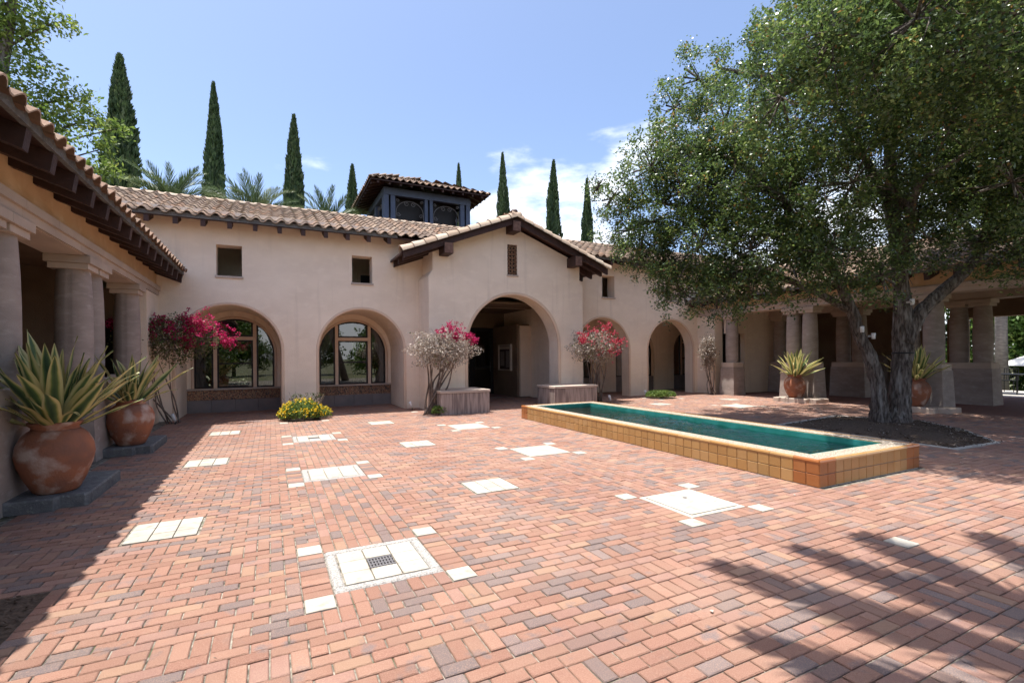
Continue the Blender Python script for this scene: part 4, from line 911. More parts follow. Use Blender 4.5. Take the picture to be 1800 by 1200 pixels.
def spiky(loc, label, n, sc_, seed, droops=()):
    random.seed(seed)
    t = thing('variegated_plant', label, 'plant', loc, 'striped spiky plants in the terracotta pots')
    for k in range(n):
        f = (k+.5)/n; el = 86-62*f**1.15+random.gauss(0, 5); az = k*137.5+random.gauss(0, 14); s = sc_*random.uniform(.86, 1.12)*(1.0 if f < .85 else .85)
        M = Matrix.Rotation(R(az), 4, 'Z') @ Matrix.Translation((0, .03+.07*f, -.03)) @ Matrix.Rotation(R(el), 4, 'X') @ Matrix.Rotation(random.gauss(0, .25), 4, 'Y') @ Matrix.Scale(s, 4)
        link('leaf', random.choice(BLD[:5] if f < .7 else BLD), t, matrix=M)
    for az in droops: link('leaf', DRP, t, matrix=Matrix.Rotation(R(az), 4, 'Z') @ Matrix.Translation((0, .10, .02)) @ Matrix.Rotation(R(62), 4, 'X') @ Matrix.Scale(sc_, 4))
    return t
POTS = [(-2.04, 6.74, 'large weathered terracotta urn at the far left in front', 'yellow striped spiky plant in the nearest left urn', 52, 1.08, ()),
        (-2.05, 9.86, 'terracotta urn second from the left, beside the corner bougainvillea', 'striped spiky plant with drooping leaves in the second left urn', 30, 1.0, (165, 188, 200)),
        (14.98, 9.87, 'sunlit terracotta urn left of the oak trunk', 'bright sunlit spiky plant in the urn left of the oak', 36, 1.05, (120, 150)),
        (15.08, 6.68, 'terracotta urn half hidden behind the oak trunk', 'spiky plant with hanging leaves partly behind the oak trunk', 28, 1.0, (150, 120, 190, 95))]
for k, (x, y, pl, al, n, s, dr) in enumerate(POTS):
    side = -1 if k < 2 else 1
    t = thing('terracotta_urn', pl, 'urn', (x, y, .131), 'terracotta urns along the colonnades', rotz=k*1.3)
    for nm, me in (('body', PB), ('rim', PRM), ('soil', PSO)): link(nm, me, t, matrix=Matrix.Diagonal((.95, .95, 1.0, 1)))
    spiky((x, y, .131+.66), al, n, s, 30+k, dr)
    # cross-shaped kerb slab
    x0_, x1_ = (x-.5, x+.20) if side < 0 else (x-.34, x+.5); y0_, y1_ = (y-.36, y+.95) if side < 0 else (y-.75, y+.52); nt_ = .2
    if side < 0: pol = [(x0_, y0_), (x1_-nt_*.6, y0_), (x1_-nt_*.6+.03, y0_+.1), (x1_+.10, y0_+.1), (x1_+.13, y0_+.13), (x1_+.13, y1_), (x0_, y1_)]
    else: pol = [(x0_+nt_, y0_), (x1_, y0_), (x1_, y1_), (x0_, y1_), (x0_, y0_+nt_+.03), (x0_+.03, y0_+nt_), (x0_+nt_-.03, y0_+nt_)]
    m = MB(); n_ = len(pol); cxp = sum(p[0] for p in pol)/n_; cyp = sum(p[1] for p in pol)/n_
    inn = [(cxp+(a-cxp)*.965, cyp+(b_-cyp)*.975) for a, b_ in pol]
    m.add([(*p, 0) for p in pol]+[(*p, .112) for p in pol]+[(*p, .13) for p in inn], [(i, (i+1) % n_, n_+(i+1) % n_, n_+i) for i in range(n_)]+[(n_+i, n_+(i+1) % n_, 2*n_+(i+1) % n_, 2*n_+i) for i in range(n_)]+[tuple(range(2*n_, 3*n_))])
    o = m.build('urn_plinth', 'grey_stone' if side < 0 else 'pale_stone')
    tag(o, ['dark stone plinth under the nearest left urn', 'dark stone plinth under the second left urn', 'low stone plinth under the sunlit urn left of the oak', 'low stone plinth under the urn behind the oak'][k], 'plinth', 'plinths under the urns')
random.seed(11)

# ------------------------------------------------------------------ trees
def limb(mb, pts, rad, n=12, rough=.10, sub=5):
    P = [Vector(p) for p in pts]; out = []; rr = []
    for i in range(len(P)-1):
        p0, p1, p2, p3 = P[max(i-1, 0)], P[i], P[i+1], P[min(i+2, len(P)-1)]
        for k in range(sub):
            t = k/sub; out.append(.5*((2*p1)+(-p0+p2)*t+(2*p0-5*p1+4*p2-p3)*t*t+(-p0+3*p1-3*p2+p3)*t**3)); rr.append(rad[i]+(rad[i+1]-rad[i])*t)
    out.append(P[-1]); rr.append(rad[-1]); k0 = len(mb.v); mb.tube(out, rr, n)
    for j in range(k0, len(mb.v)):
        i = (j-k0)//n; v = Vector(mb.v[j]); c = out[i]; q = 1+random.gauss(0, rough)+.10*math.sin((j-k0) % n*2.4+i*.35); mb.v[j] = tuple(c+(v-c)*q)
    return out
OAK = [(7.57,9.64,5.38,0.50),(7.32,9.88,5.70,0.30),(7.81,9.30,4.55,0.75),(8.26,9.29,5.51,0.60),(8.33,8.70,3.72,0.80),(8.52,8.28,2.94,0.60),(9.06,7.78,2.84,0.60),(9.23,8.37,8.08,0.85),(8.67,8.64,7.41,0.60),(8.35,8.69,6.35,0.75),(9.26,7.68,6.77,1.00),(8.38,8.12,5.17,1.10),(8.99,7.26,5.12,1.20),(8.56,7.81,3.96,1.00),(9.14,6.96,3.72,1.05),(8.98,7.27,3.02,0.75),(9.60,6.40,3.41,0.95),(9.51,6.44,4.70,1.30),(10.10,6.71,6.33,1.30),(10.16,6.79,8.12,0.95),(9.72,7.01,8.50,0.45),(11.11,6.20,8.66,1.30),(12.00,5.76,9.64,1.40),(10.36,5.80,6.58,1.40),(10.23,5.53,4.86,1.40),(9.71,5.56,3.49,0.80),(10.15,5.01,2.94,0.55),(11.58,5.19,4.15,1.10),(12.03,5.19,5.85,1.50),(12.05,5.18,7.60,1.50),(12.89,4.76,8.53,1.50),(12.44,4.43,6.40,1.40),(12.52,4.39,4.73,1.20),(12.56,4.37,3.73,0.70),(12.83,4.01,3.40,0.65),(12.44,3.87,5.40,1.30),(12.54,3.82,7.19,1.40),(13.18,3.50,4.34,1.20),(13.29,3.45,6.13,1.40),(11.31,6.67,10.55,1.50),(13.00,5.27,10.61,1.60),(13.25,4.03,9.06,1.50),(11.96,8.57,7.19,1.30),(13.62,8.09,5.75,1.20),(14.69,7.22,7.16,1.40),(16.04,6.55,5.78,1.20),(17.42,5.87,7.13,1.40),(10.27,8.97,6.29,1.10),(15.39,6.87,10.05,1.40),(10.25,4.18,5.59,1.00),(9.59,4.62,6.14,1.00),(10.97,3.49,4.31,0.80),(8.5,3.2,5.6,1.1),(9.3,3.0,6.6,1.2),(8.1,3.7,6.6,1.0),(9.6,2.7,5.2,1.0),(10.5,2.5,6.5,1.2),(11.5,2.7,5.6,1.2),(7.9,4.7,6.6,1.0),(8.2,5.6,6.1,1.1),(8.9,4.3,7.4,1.1),(7.3,3.2,5.7,.95),(7.15,4.1,6.0,.9),(7.9,2.6,5.6,.95),(8.9,2.2,5.2,.9),(11.8,2.2,7.2,1.2),(12.8,2.4,5.2,1.1),(14.5,4.6,5.2,1.2),(15.2,5.6,6.6,1.3),(14.2,3.2,6.8,1.3),(13.5,6.6,4.8,1.1),(8.2,8.9,4.7,.9),(8.0,8.7,5.9,.85),(8.9,8.0,4.5,.9),(8.7,8.1,6.2,.9),(8.4,8.4,3.4,.6),(9.3,7.2,3.1,.6),(9.8,7.6,5.3,1.1),(9.9,7.0,4.3,1.0),(7.9,9.0,4.0,.6),(10.6,6.2,3.6,.7)]
oak = thing('oak_tree', 'large spreading evergreen oak with twin trunks beside the pool', 'tree', (11.9, 5.7, 0))
tk = MB()
limb(tk, [(11.70, 5.80, -.05), (11.66, 5.82, .30), (11.64, 5.83, .70), (11.60, 5.85, 1.05), (11.46, 5.92, 1.5), (11.27, 6.01, 1.95), (11.18, 6.06, 2.35), (11.0, 6.15, 2.81), (10.77, 6.26, 3.36), (10.1, 6.6, 4.4), (9.3, 7.1, 5.6)], [.235, .152, .136, .13, .12, .11, .10, .093, .085, .07, .04], 20, .06)
limb(tk, [(11.98, 5.66, -.05), (12.05, 5.63, .30), (12.07, 5.62, .75), (12.08, 5.61, 1.15), (12.13, 5.59, 1.55), (12.12, 5.59, 1.95), (12.12, 5.59, 2.49), (12.08, 5.61, 3.22), (11.96, 5.67, 4.6), (11.9, 5.7, 6.5), (12.0, 5.6, 8.5)], [.29, .195, .178, .172, .175, .18, .15, .13, .115, .09, .05], 24, .06)
trunk = tk.build('trunk', 'bark', oak, True)
br = MB(); limb(br, [(12.10, 5.52, 1.72), (12.29, 5.4, 2.27), (12.55, 5.27, 2.6), (12.88, 5.1, 2.92), (13.24, 4.93, 3.28), (13.57, 4.76, 3.92), (13.4, 4.5, 5.4)], [.125, .13, .122, .115, .105, .085, .05], 18, .05)
br.build('limb', 'bark', oak, True)
for st, en in (((11.18, 6.06, 2.4), (9.0, 7.4, 3.9)), ((10.77, 6.26, 3.4), (8.2, 8.9, 5.2)), ((11.98, 5.67, 4.5), (10.2, 6.2, 7.5)), ((11.95, 5.7, 4.2), (13.8, 7.8, 6.0)), ((12.1, 5.6, 3.2), (10.3, 5.1, 4.9)), ((13.4, 4.8, 3.6), (15.8, 6.3, 5.6)), ((11.92, 5.7, 6.0), (13.0, 4.6, 8.6)), ((12.08, 5.6, 3.6), (10.6, 3.7, 5.0)), ((9.6, 6.9, 5.0), (8.4, 8.6, 6.4)), ((10.2, 6.2, 6.8), (9.4, 8.0, 8.2))):
    b_ = MB(); s_, e_ = Vector(st), Vector(en); md = s_.lerp(e_, .5)+Vector((random.gauss(0, .25), random.gauss(0, .25), .25)); limb(b_, [s_, s_.lerp(md, .5)+Vector((0, 0, .08)), md, md.lerp(e_, .5), e_], [.085, .075, .06, .045, .02], 8); b_.build('branch', 'bark', oak, True)
lo_ = [b_ for b_ in OAK if b_[2]-b_[3]*.5 < 8.3]; hi_ = [b_ for b_ in OAK if b_[2]-b_[3]*.5 >= 8.3]
cb, gb = clumps(lo_, 5.9, 58, .088, .6); c2_, g2_ = clumps(hi_, 1.6, 46, .11, .5); cb = np.concatenate([cb, c2_]); gb = np.concatenate([gb, g2_])
V = flat_leaves(cb, .070, .038); link('crown', np_mesh('oak_crown', V-np.array(origin(oak)), 'oak_leaf', (gb*.45+rng.random(len(V))*.55)), oak)
# twigs showing through the crown
tw_ = MB()
for b_ in OAK:
    for _ in range(7):
        c = Vector(b_[:3]); d = Vector((random.gauss(0, 1), random.gauss(0, 1), random.gauss(0, .8))).normalized(); e_ = c+d*b_[3]*.95; m_ = c.lerp(e_, .5)+Vector((random.gauss(0, .1), random.gauss(0, .1), random.gauss(0, .1))); tw_.tube([c-d*b_[3]*.5, c, m_, e_], [.022, .018, .011, .004], 5, False)
tag(tw_.build('twigs', 'bark', oak, True), kind='stuff')
MB().lathe([(.194, 1.50), (.201, 1.505), (.201, 1.525), (.194, 1.53)], (12.13, 5.59), 24).build('strap', 'black_metal', oak)
for k, (p, az, lab) in enumerate((((11.12, 5.86, 2.02), 200, 'small white floodlight on the left oak trunk'), ((11.42, 5.80, 1.88), 250, 'white lamp box hanging at the fork side of the left oak stem'), ((12.40, 5.42, 2.05), 240, 'white floodlight fixed to the right oak trunk'), ((12.0, 5.36, 2.58), 255, 'small white lamp high on the right oak trunk'))):
    t = thing('floodlight', lab, 'light', p, 'floodlights on the oak trunks', R(az-270))
    MB().lathe([(.0, -.06), (.035, -.06), (.04, .06), (.0, .06)], (0, 0), 12).mesh('lamp_body', 'white_plastic'); m = MB().lathe([(.0, -.065), (.034, -.065), (.042, .055), (.036, .06), (.0, .05)], (0, 0), 14).mesh('lamp_body', 'white_plastic', smooth=True); link('lamp_body', m, t)
    link('bracket', MB().box(-.008, .008, 0, .13, -.02, .02).mesh('bracket', 'white_plastic'), t)

lt = thing('sycamore_tree', 'leafy bright green tree rising behind the left colonnade roof', 'tree', (-8.6, 21.0, -.06))
tk = MB(); limb(tk, [(-8.6, 21, -.1), (-8.5, 20.9, 3), (-8.2, 20.8, 6), (-7.6, 20.5, 9), (-7.1, 20.2, 12), (-6.8, 20, 14)], [.35, .28, .24, .18, .12, .05], 10); tk.build('trunk', 'bark', lt, True)
SYC = [(-7.1, 20.27, 11.6, .9), (-6.48, 19.97, 10.0, .8), (-5.89, 20.23, 9.2, .6), (-5.0, 19.75, 9.2, .42), (-4.6, 18.96, 7.36, .5), (-5.37, 18.86, 7.5, .75), (-6.58, 19.46, 8.5, 1.0), (-4.35, 19.5, 8.9, .35), (-7.1, 20.3, 12.6, .9), (-6.0, 19.7, 11.9, .5), (-7.6, 20.0, 9.6, 1.0), (-7.4, 20.3, 13.8, .9), (-6.0, 19.3, 7.0, .9), (-5.5, 20.1, 10.0, .45), (-4.7, 19.5, 8.2, .4), (-8.4, 20.6, 12.0, 1.2), (-7.5, 19.5, 7.6, 1.0), (-6.3, 20, 13.2, .5), (-5.1, 19.0, 6.6, .5), (-8.8, 21, 10, 1.4)]
cb, gb = clumps(SYC, 5, 22, .13, .3); V = leaves(cb, .15, .075, np.tile(np.array([.2, 0, .1]), (len(cb), 1)))
link('crown', np_mesh('sycamore_crown', V-np.array(origin(lt)), 'maple_leaf', gb*.5+.5*rng.random(len(V))), lt)
b_ = MB()
for q in SYC:
    e_ = Vector(q[:3]); s_ = Vector((-8.2+random.gauss(0, .2), 20.7, min(12, max(4, e_.z-1.8)))); limb(b_, [s_, s_.lerp(e_, .35)+Vector((0, 0, .2)), s_.lerp(e_, .7)+Vector((0, 0, .15)), e_], [.07, .05, .03, .012], 6, .05)
b_.build('branches', 'bark', lt, True)

def cypress_mesh(seed, h, rad):
    r_ = np.random.default_rng(seed); n = 9500; t = r_.random(n)**.85; a = r_.random(n)*6.2832
    ph = r_.random(5)*6.28
    pr = rad*np.minimum(1, (t*6+.25))*(1-t**2.6)**.85*(1+.12*np.sin(3*a+t*9+ph[0])+.12*np.sin(5*a-t*17+ph[1])+.08*np.sin(2*a+t*30+ph[2])+.06*np.sin(9*a+t*50))
    q = pr*(1-.42*r_.random(n)**1.6); c = np.c_[q*np.cos(a), q*np.sin(a), t*h+.3]
    d = np.c_[.35*np.cos(a), .35*np.sin(a), np.ones(n)]
    V = leaves(c, .42, .13, d, .28)
    lob = .5+.5*np.sin(3*a+t*9+ph[0]); rn = np.clip(.15+.7*lob*r_.random(n)+.2*r_.random(n), 0, .999)
    core = MB().lathe([(rad*.5, .2), (rad*.72, h*.1), (rad*.68, h*.45), (rad*.45, h*.75), (rad*.12, h*.95)], n=12)
    return np_mesh('cypress_crown', V, 'cypress_leaf', rn), core.mesh('cypress_core', 'cypress_leaf', smooth=True)
CYM = [cypress_mesh(3, 18, .95), cypress_mesh(4, 18, .9), cypress_mesh(5, 18, .85)]
CYTR = MB().tube([(0, 0, -.1), (0, 0, 2), (0, 0, 14)], [.2, .16, .03], 8).mesh('cypress_trunk', 'bark')
for k, (x, y, zt_, wd, lab) in enumerate([(-7.9, 36.3, 19.6, 1.12, 'tallest dark cypress, leftmost of the row behind the hall'), (-2.96, 34.96, 18.5, .82, 'tall slim cypress second from the left behind the roof ridge'),
        (1.14, 31.81, 16.0, .88, 'dark cypress standing left of the lantern tower, third in the row'), (4.38, 30.21, 13.0, .66, 'short cypress close against the left side of the lantern tower'), (5.2, 35.0, 13.6, .55, 'small cypress tip just left of the lantern roof'),
        (13.35, 35.8, 16.7, .62, 'thin cypress tip poking above the lantern roof'), (13.06, 27.01, 14.1, .62, 'cypress just right of the lantern tower'), (15.03, 24.92, 13.3, .66, 'cypress above the right slope of the entrance gable'), (16.44, 23.1, 11.7, .60, 'cypress partly behind the left edge of the oak crown')]):
    t = thing('cypress_tree', lab, 'tree', (x, y, -.06), 'cypress trees behind the hall', rotz=k*1.1); s = zt_/18.3; M = Matrix.Rotation(random.gauss(0, .010), 4, 'X') @ Matrix.Rotation(random.gauss(0, .010), 4, 'Y') @ Matrix.Diagonal((wd*random.uniform(.95, 1.18), wd*1.08, s, 1)); cm = CYM[k % 3]
    link('crown', cm[0], t, matrix=M); link('crown_core', cm[1], t, matrix=M); link('trunk', CYTR, t, matrix=M)

def frond_mesh(L_, n=30, wl=.62, droop=.9, lw=.019):
    pts = []; p = Vector((0, 0, 0)); ang = 0.0
    for i in range(n+1): pts.append((p.copy(), ang)); p += Vector((0, math.cos(ang), math.sin(ang)))*(L_/n); ang -= droop/n
    mb = MB().tube([q[0] for q in pts[::4]], [.032-.0032*i for i in range(len(pts[::4]))], 5, False)
    for i in range(3, n+1):
        t = i/n; ln = wl*math.sin(math.pi*min(1, t*.72+.26))**.7+.10
        q, a = pts[i]; d = Vector((0, math.cos(a), math.sin(a))); up_ = Vector((0, -math.sin(a), math.cos(a)))
        for s in (-1, 1):
            sp = (Vector((s, 0, 0))*random.uniform(.4, .62)+d*1.0+up_*random.uniform(.15, .5)).normalized(); e_ = q+sp*ln*random.uniform(.85, 1.1); m_ = q.lerp(e_, .4)+up_*.02; w_ = d.cross(sp).cross(sp).normalized()*lw
            mb.add([q-w_*.7, q+w_*.7, m_+w_, m_-w_, e_], [(0, 1, 2, 3), (3, 2, 4)])
    return mb.mesh('frond', 'palm_leaf')
FR = [frond_mesh(2.5), frond_mesh(2.3, droop=.5), frond_mesh(2.6, droop=1.2)]
FRW = [frond_mesh(2.6, 34, .55, .7, .04), frond_mesh(2.4, 34, .5, .9, .04)]
def palm(x, y, zc, lab, n=26, s=1.0, base=None, grp='palms behind the hall', up=70, fr=None):
    fr = fr or FR
    base = base or (x, y); t = thing('palm_tree', lab, 'palm tree', (*base, -.06), grp)
    MB().tube([(base[0], base[1], -.1), (base[0]+(x-base[0])*.4, base[1]+(y-base[1])*.35, zc*.4), (x, y, zc)], [.26, .2, .2], 12).build('trunk', 'palm_bark', t, True)
    for k in range(n):
        el = up-78*((k+.5)/n)**.9+random.gauss(0, 6)
        M = Matrix.Translation(Vector((x, y, zc))-Vector((*base, -.06))) @ Matrix.Rotation(R(k*137.5), 4, 'Z') @ Matrix.Rotation(R(el), 4, 'X') @ Matrix.Rotation(random.gauss(0, .3), 4, 'Y') @ Matrix.Scale(s*random.uniform(.88, 1.1), 4)
        link('frond', fr[k % len(fr)], t, matrix=M)
palm(-4.3, 28.6, 8.9, 'feathery palm between the two leftmost cypresses', 34, 1.0, up=88); palm(-.6, 26.4, 8.1, 'feathery palm between the second and third cypress', 34, .95, up=88); palm(2.45, 24.6, 7.55, 'feathery palm just left of the short cypress by the lantern', 30, .85, up=88)
palm(-6.2, 30.5, 9.0, 'palm half hidden by the tallest cypress', 22, .9); palm(25.5, 15.5, 6.8, 'palm beyond the right colonnade, hidden by the oak crown', 20, .9, grp=None)
palm(2.5, .1, 6.6, 'tall palm beside the viewer casting frond shadows on the bricks', 20, 1.1, (4.6, -2.6), None, 45, FRW)

# ------------------------------------------------------------------ bougainvillea
def shrub(name, lab, base, crown, ndry, dry, nbr, brm, brspots, nstem, stemr, green=0, lean=(0, 0), cat='bougainvillea'):
    t = thing(name, lab, cat, base); C = np.array(crown[:3]); S = np.array(crown[3:6]); b0 = Vector(base)
    for k in range(nstem):
        e_ = Vector(C+S*np.array([random.uniform(-.7, .7), random.uniform(-.6, .6), random.uniform(-.8, .2)])); s_ = b0+Vector((random.gauss(0, .09), random.gauss(0, .06), -.02)); md = s_.lerp(e_, .5)+Vector((random.gauss(0, .12)+lean[0], random.gauss(0, .06), random.gauss(0, .05)))
        m = MB(); limb(m, [s_, s_.lerp(md, .5)+Vector((random.gauss(0, .05), 0, 0)), md, md.lerp(e_, .6), e_], [stemr, stemr*.85, stemr*.7, stemr*.45, stemr*.2], 7, .06); m.build('stem', 'vine_wood', t, True)
    tw = MB()
    for k in range(170):
        d = np.array([random.gauss(0, 1), random.gauss(0, 1), random.gauss(0, 1)]); d /= np.linalg.norm(d); c0 = C+S*d*random.uniform(.0, .5); c1 = C+S*d*random.uniform(.85, 1.12)+np.array([0, 0, random.gauss(0, .05)])
        mdl = (c0+c1)/2+np.random.default_rng(k).normal(size=3)*.06; tw.tube([c0, mdl, c1], [.008, .005, .0025], 4, False)
    tag(tw.build('twigs', 'vine_wood' if dry != 'dry_leaf' else 'dry_leaf', t), kind='stuff')
    def cloud(n, mn, size, sp=None, rr=.06, nm='foliage'):
        if n == 0: return
        if sp is None:
            d = rng.normal(size=(n, 3)); d /= np.linalg.norm(d, axis=1)[:, None]; lump = 1+.16*np.sin(d[:, 0]*7+1)+.14*np.sin(d[:, 2]*9+2)+.10*np.sin(d[:, 1]*11); c = C+S*d*((.40+.66*rng.random(n)**.7)*lump)[:, None]
        else:
            idx = rng.integers(0, len(sp), n); s_ = np.array(sp); c = s_[idx, :3]+rng.normal(size=(n, 3))*s_[idx, 3][:, None]
            cl = c[rng.integers(0, n, n//9)]; c = cl[rng.integers(0, len(cl), n)]+rng.normal(size=(n, 3))*.028
        V = leaves(c, size, size*.62); tag(link(nm, np_mesh(nm, V-np.array(base), mn, rng.random(n)), t), kind='stuff')
    cloud(ndry, dry, .055, nm='foliage'); cloud(green, 'vine_leaf', .06, nm='green_leaves'); cloud(nbr, brm, .05, brspots, nm='blossom')
    return t
shrub('bougainvillea', 'magenta bougainvillea trained round the left corner of the court', (-2.05, 13.85, 0), (-2.05, 13.5, 1.98, .92, .42, .55), 3600, 'vine_leaf', 3800, 'bract',
      [(-1.55, 13.4, 2.38, .12), (-1.25, 13.3, 2.28, .13), (-1.0, 13.2, 2.05, .12), (-.92, 13.2, 1.92, .08), (-1.8, 13.5, 2.46, .08), (-2.3, 13.5, 2.36, .08), (-2.0, 13.3, 2.2, .10), (-2.75, 13.2, 2.38, .07), (-3.0, 13.1, 2.3, .06), (-1.7, 13.3, 2.05, .09), (-2.5, 13.4, 2.15, .10), (-1.7, 13.4, 1.85, .06), (-1.45, 13.3, 2.18, .12)], 6, .018)
shrub('bougainvillea', 'pale dry bougainvillea with magenta tips left of the entrance arch', (3.80, 12.55, 0), (4.10, 12.38, 1.72, .82, .50, .52), 5200, 'dry_leaf', 1300, 'bract',
      [(4.25, 12.2, 2.25, .10), (4.05, 12.25, 2.15, .06), (4.5, 12.1, 2.2, .08), (4.7, 12.05, 2.05, .07), (4.85, 12.0, 1.95, .05), (4.35, 12.1, 2.02, .05)], 11, .034, green=80)
shrub('bougainvillea', 'rose pink bougainvillea with dry stems right of the entrance arch', (9.42, 12.75, 0), (9.18, 12.62, 1.82, .78, .46, .52), 3600, 'dry_leaf', 1500, 'bract_pale',
      [(9.0, 12.4, 2.3, .16), (9.4, 12.4, 2.25, .16), (9.75, 12.4, 2.05, .14), (9.9, 12.4, 1.8, .10), (8.6, 12.3, 2.1, .10), (9.3, 12.2, 1.9, .22), (9.95, 12.3, 2.0, .10), (8.5, 12.3, 2.0, .06), (9.6, 12.3, 1.6, .12)], 10, .024, green=500)
shrub('dry_vine', 'bare pale dried vine climbing the wall beside the right colonnade', (15.2, 13.30, 0), (14.98, 13.30, 1.62, .36, .26, .66), 2300, 'dry_leaf', 0, 'bract', None, 8, .014, green=60, cat='vine')
# low shrubs in the two little beds between the arches
def low_shrub(name, lab, c, S, n, flowers, sp=0):
    t = thing(name, lab, 'shrub', (c[0], c[1], 0)); d = rng.normal(size=(n, 3)); d[:, 2] = np.abs(d[:, 2]); d /= np.linalg.norm(d, axis=1)[:, None]
    q = np.array([c[0], c[1], .02])+np.array(S)*d*(.55+.48*rng.random(n)**.6)[:, None]; q += .05*np.sin(q*9+1)
    V = leaves(q, .05, .03, np.tile(np.array([0, 0, .5]), (n, 1))); link('foliage', np_mesh('foliage', V-np.array([c[0], c[1], 0]), 'shrub_leaf', rng.random(n)), t)
    if flowers:
        m = flowers; d = rng.normal(size=(m, 3)); d[:, 2] = np.abs(d[:, 2])+.1; d /= np.linalg.norm(d, axis=1)[:, None]; q = np.array([c[0], c[1], .04])+np.array(S)*d*(.98+.08*rng.random(m))[:, None]; q += .05*np.sin(q*9+1)
        cl = np.repeat(q, 4, axis=0)+rng.normal(size=(m*4, 3))*.014; V = leaves(cl, .034, .028); tag(link('blossom', np_mesh('blossom', V-np.array([c[0], c[1], 0]), 'yellow_flower', rng.random(m*4)), t), kind='stuff')
    m = MB()
    for k in range(14):
        a = random.uniform(0, 6.28); m.tube([(c[0], c[1], 0), (c[0]+S[0]*.5*math.cos(a), c[1]+S[1]*.5*math.sin(a), S[2]*.6), (c[0]+S[0]*.8*math.cos(a), c[1]+S[1]*.8*math.sin(a), S[2]*(.9+.5*sp*random.random()))], [.008, .006, .003], 5)
    m.build('stems', 'vine_wood', t)
    if sp:
        q = np.array([[c[0]+random.uniform(-.3, .5), c[1]+.25, random.uniform(.3, .62)] for _ in range(220)]); V = leaves(q, .06, .03); link('tall_sprays', np_mesh('tall_sprays', V-np.array([c[0], c[1], 0]), 'vine_leaf', rng.random(220)), t)
low_shrub('flowering_shrub', 'low round shrub covered in yellow flowers between the left arches', (.72, 13.18, 0), (.62, .55, .48), 7500, 330, 1)
low_shrub('green_shrub', 'small bright green shrub between the two right arches', (12.38, 13.1, 0), (.55, .5, .28), 4200, 0)
for i, j in BUSHBED: x, y = cell(i, j); tag(MB().box(x, x+8*CP, y, y+8*CP, -.03, -.004).build('shrub_bed', 'soil'), kind='structure')
low_shrub('creeper', 'green creeper at the foot of the dry bougainvillea trunks', (3.92, 12.2, 0), (.22, .16, .25), 500, 0)
# small uplights on spikes
for k, (x, y, az, lab) in enumerate(((-2.0, 13.6, 30, 'white garden uplight in the left corner by the bougainvillea'), (3.62, 13.75, -20, 'white garden uplight beside the pier left of the entrance'), (9.75, 12.55, 10, 'white garden uplight beside the right stone block'), (12.2, 13.62, -25, 'white garden uplight behind the small green shrub'))):
    t = thing('uplight', lab, 'light', (x, y, 0), 'garden uplights along the wall', R(az)); link('spike', MB().tube([(0, 0, 0), (0, 0, .08)], .01, 6).mesh('spike', 'black_metal'), t)
    link('lamp_body', MB().tube([(0, 0, .07), (-.03, 0, .15), (-.065, 0, .25)], [.028, .036, .038], 10).mesh('lamp_body', 'white_plastic', smooth=True), t)

# ------------------------------------------------------------------ garden beyond the right colonnade and behind the hall
def bush(name, lab, blobs, base, mt, den, size, grp):
    t = thing(name, lab, 'tree', base, grp); cb, gb = clumps(blobs, den, 14, .16, .35); V = leaves(cb, size, size*.5); link('crown', np_mesh(name+'_crown', V-np.array(base), mt, gb*.6+.4*rng.random(len(V))), t)
    MB().tube([base, (base[0], base[1], blobs[0][2])], [.16, .09], 8).build('trunk', 'bark', t, True)
for k, (x, y, lab) in enumerate(((33, 13.5, 'sunlit green tree seen past the last right column'), (34, 9.8, 'sunlit yellow green tree behind the white parasol'), (31, 18, 'green tree seen between the right columns'), (33, 6, 'green tree beyond the terrace tables at the right edge'), (28, 22.5, 'tree behind the right colonnade roof'))):
    bl = [(x+random.gauss(0, .9), y+random.gauss(0, 1.1), random.uniform(-.4, 4.6), random.uniform(.9, 1.4)) for _ in range(13)]
    bush('garden_tree', lab, bl, (x, y, -1.4), 'hedge_leaf', 7, .22, 'garden trees beyond the terrace')
for k in range(7):
    x = -7+k*4.4; bl = [(x+random.gauss(0, 1.5), 29+random.gauss(0, .6), random.uniform(.2, 4.2), random.uniform(1.0, 1.5)) for _ in range(14)]
    bush('rear_shrub', ['garden shrub behind the hall, farthest left', 'garden shrub seen through the first arched window', 'garden shrub seen through the second arched window', 'garden shrub behind the entrance doors', 'garden shrub behind the entrance, right side', 'garden shrub seen through the first right arch', 'garden shrub behind the hall, farthest right'][k], bl, (x, 29, -.06), 'hedge_leaf', 5, .24, 'shrubs seen through the windows')
for k, (x, y, lab) in enumerate(((28.6, 9.5, 'pale palm trunk seen past the last right column'), (28.9, 8.25, 'pale palm trunk at the right edge of the picture'))):
    t = thing('palm_trunk_tree', lab, 'palm tree', (x, y, -1.4), 'pale palms on the terrace'); MB().tube([(x, y, -1.4), (x, y, 2), (x, y, 8)], [.26, .21, .2], 12).build('trunk', 'palm_bark', t, True)
    for q in range(18): link('frond', FR[q % 3], t, matrix=Matrix.Translation((0, 0, 9.4)) @ Matrix.Rotation(R(q*137.5), 4, 'Z') @ Matrix.Rotation(R(60-5*q), 4, 'X'))
t = thing('parasol', 'white garden parasol at the right edge beyond the colonnade', 'parasol', (32.2, 9.0, -1.4))
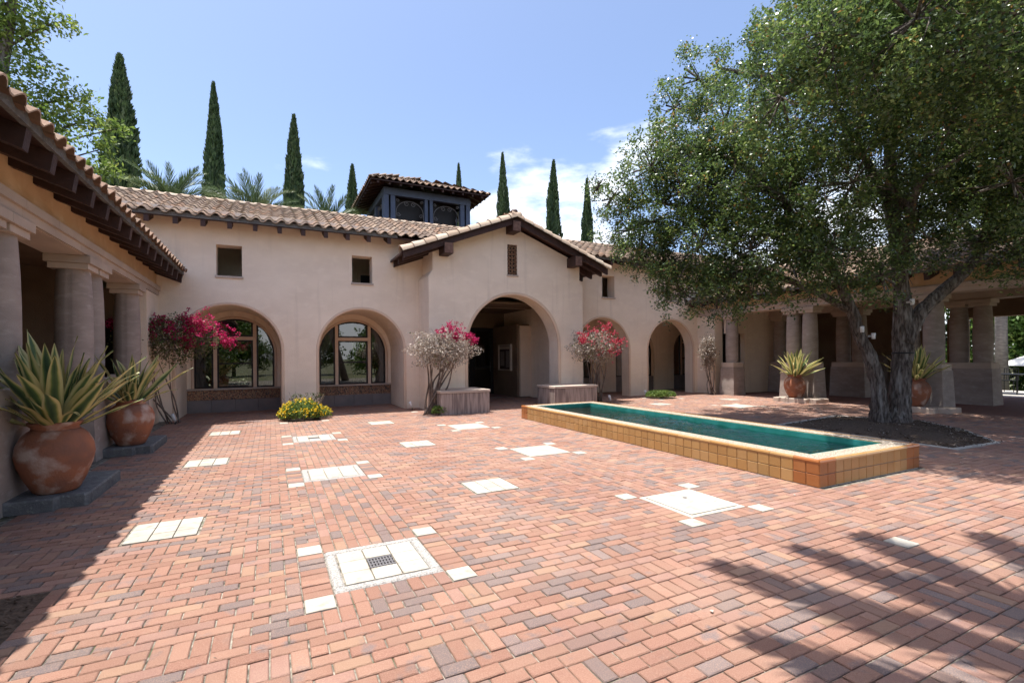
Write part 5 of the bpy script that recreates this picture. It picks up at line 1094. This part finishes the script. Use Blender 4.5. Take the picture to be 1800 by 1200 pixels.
m = MB(); vs = [(32.2+1.9*math.cos(R(45*i)), 9.0+1.9*math.sin(R(45*i)), .92) for i in range(8)]+[(32.2, 9.0, 1.75)]; m.add(vs+[(a, b_, c-.03) for a, b_, c in vs], [(i, (i+1) % 8, 8) for i in range(8)]+[(9+(i+1) % 8, 9+i, 17) for i in range(8)]+[(i, 9+i, 9+(i+1) % 8, (i+1) % 8) for i in range(8)]); m.build('canopy', 'canvas', t); MB().tube([(32.2, 9, -1.4), (32.2, 9, 1.85)], .03, 8).build('pole', 'black_metal', t)
tag(MB().box(22.5, 26.4, -4, 14, -.055, -.004).build('terrace_paving', 'concrete'), kind='structure')
t = thing('terrace_table', 'black metal table on the terrace past the last right column', 'table', (24.3, 7.9, 0)); MB().box(23.7, 24.9, 7.4, 8.4, .70, .73).build('table_top', 'black_metal', t)
for a, b_ in ((23.8, 7.5), (24.8, 7.5), (23.8, 8.3), (24.8, 8.3)): MB().tube([(a, b_, 0), (a, b_, .70)], .02, 6).build('leg', 'black_metal', t)
for k, (x, y, az, lab) in enumerate(((23.35, 8.1, 0, 'black metal chair at the near side of the terrace table'), (24.6, 7.0, 90, 'black metal chair at the right side of the terrace table'), (25.3, 8.2, 180, 'black metal chair at the far side of the terrace table'))):
    t = thing('terrace_chair', lab, 'chair', (x, y, 0), 'black chairs round the terrace table', R(az))
    link('seat', MB().box(-.2, .2, -.21, .21, .43, .46).mesh('seat', 'black_metal'), t); bk_ = MB().tube([(-.2, -.2, .45), (-.24, -.2, .9), (-.24, .2, .9), (-.2, .2, .45)], .016, 6)
    for q in range(5): bk_.tube([(-.205, -.13+.065*q, .46), (-.24, -.13+.065*q, .9)], .009, 5)
    link('backrest', bk_.mesh('backrest', 'black_metal'), t)
    for a, b_ in ((-.18, -.19), (.18, -.19), (-.18, .19), (.18, .19)): link('leg', MB().tube([(a, b_, 0), (a, b_, .44)], .014, 6).mesh('leg', 'black_metal'), t)

for k, (x, y, lab) in enumerate(((-9, -15, 'garden tree mirrored in the first arched window'), (-3, -18, 'garden tree mirrored in the second arched window'), (3, -17, 'garden tree mirrored in the entrance doors'), (9.5, -16, 'garden tree mirrored in the arcade windows'), (16, -17, 'garden tree behind the viewer at the court end'))):
    bl = [(x+random.gauss(0, 1.5), y+random.gauss(0, 1.2), random.uniform(1.4, 5.6), random.uniform(1.0, 1.6)) for _ in range(14)]
    bush('court_tree', lab, bl, (x, y, -.06), 'hedge_leaf', 4, .26, 'trees at the open end of the court')
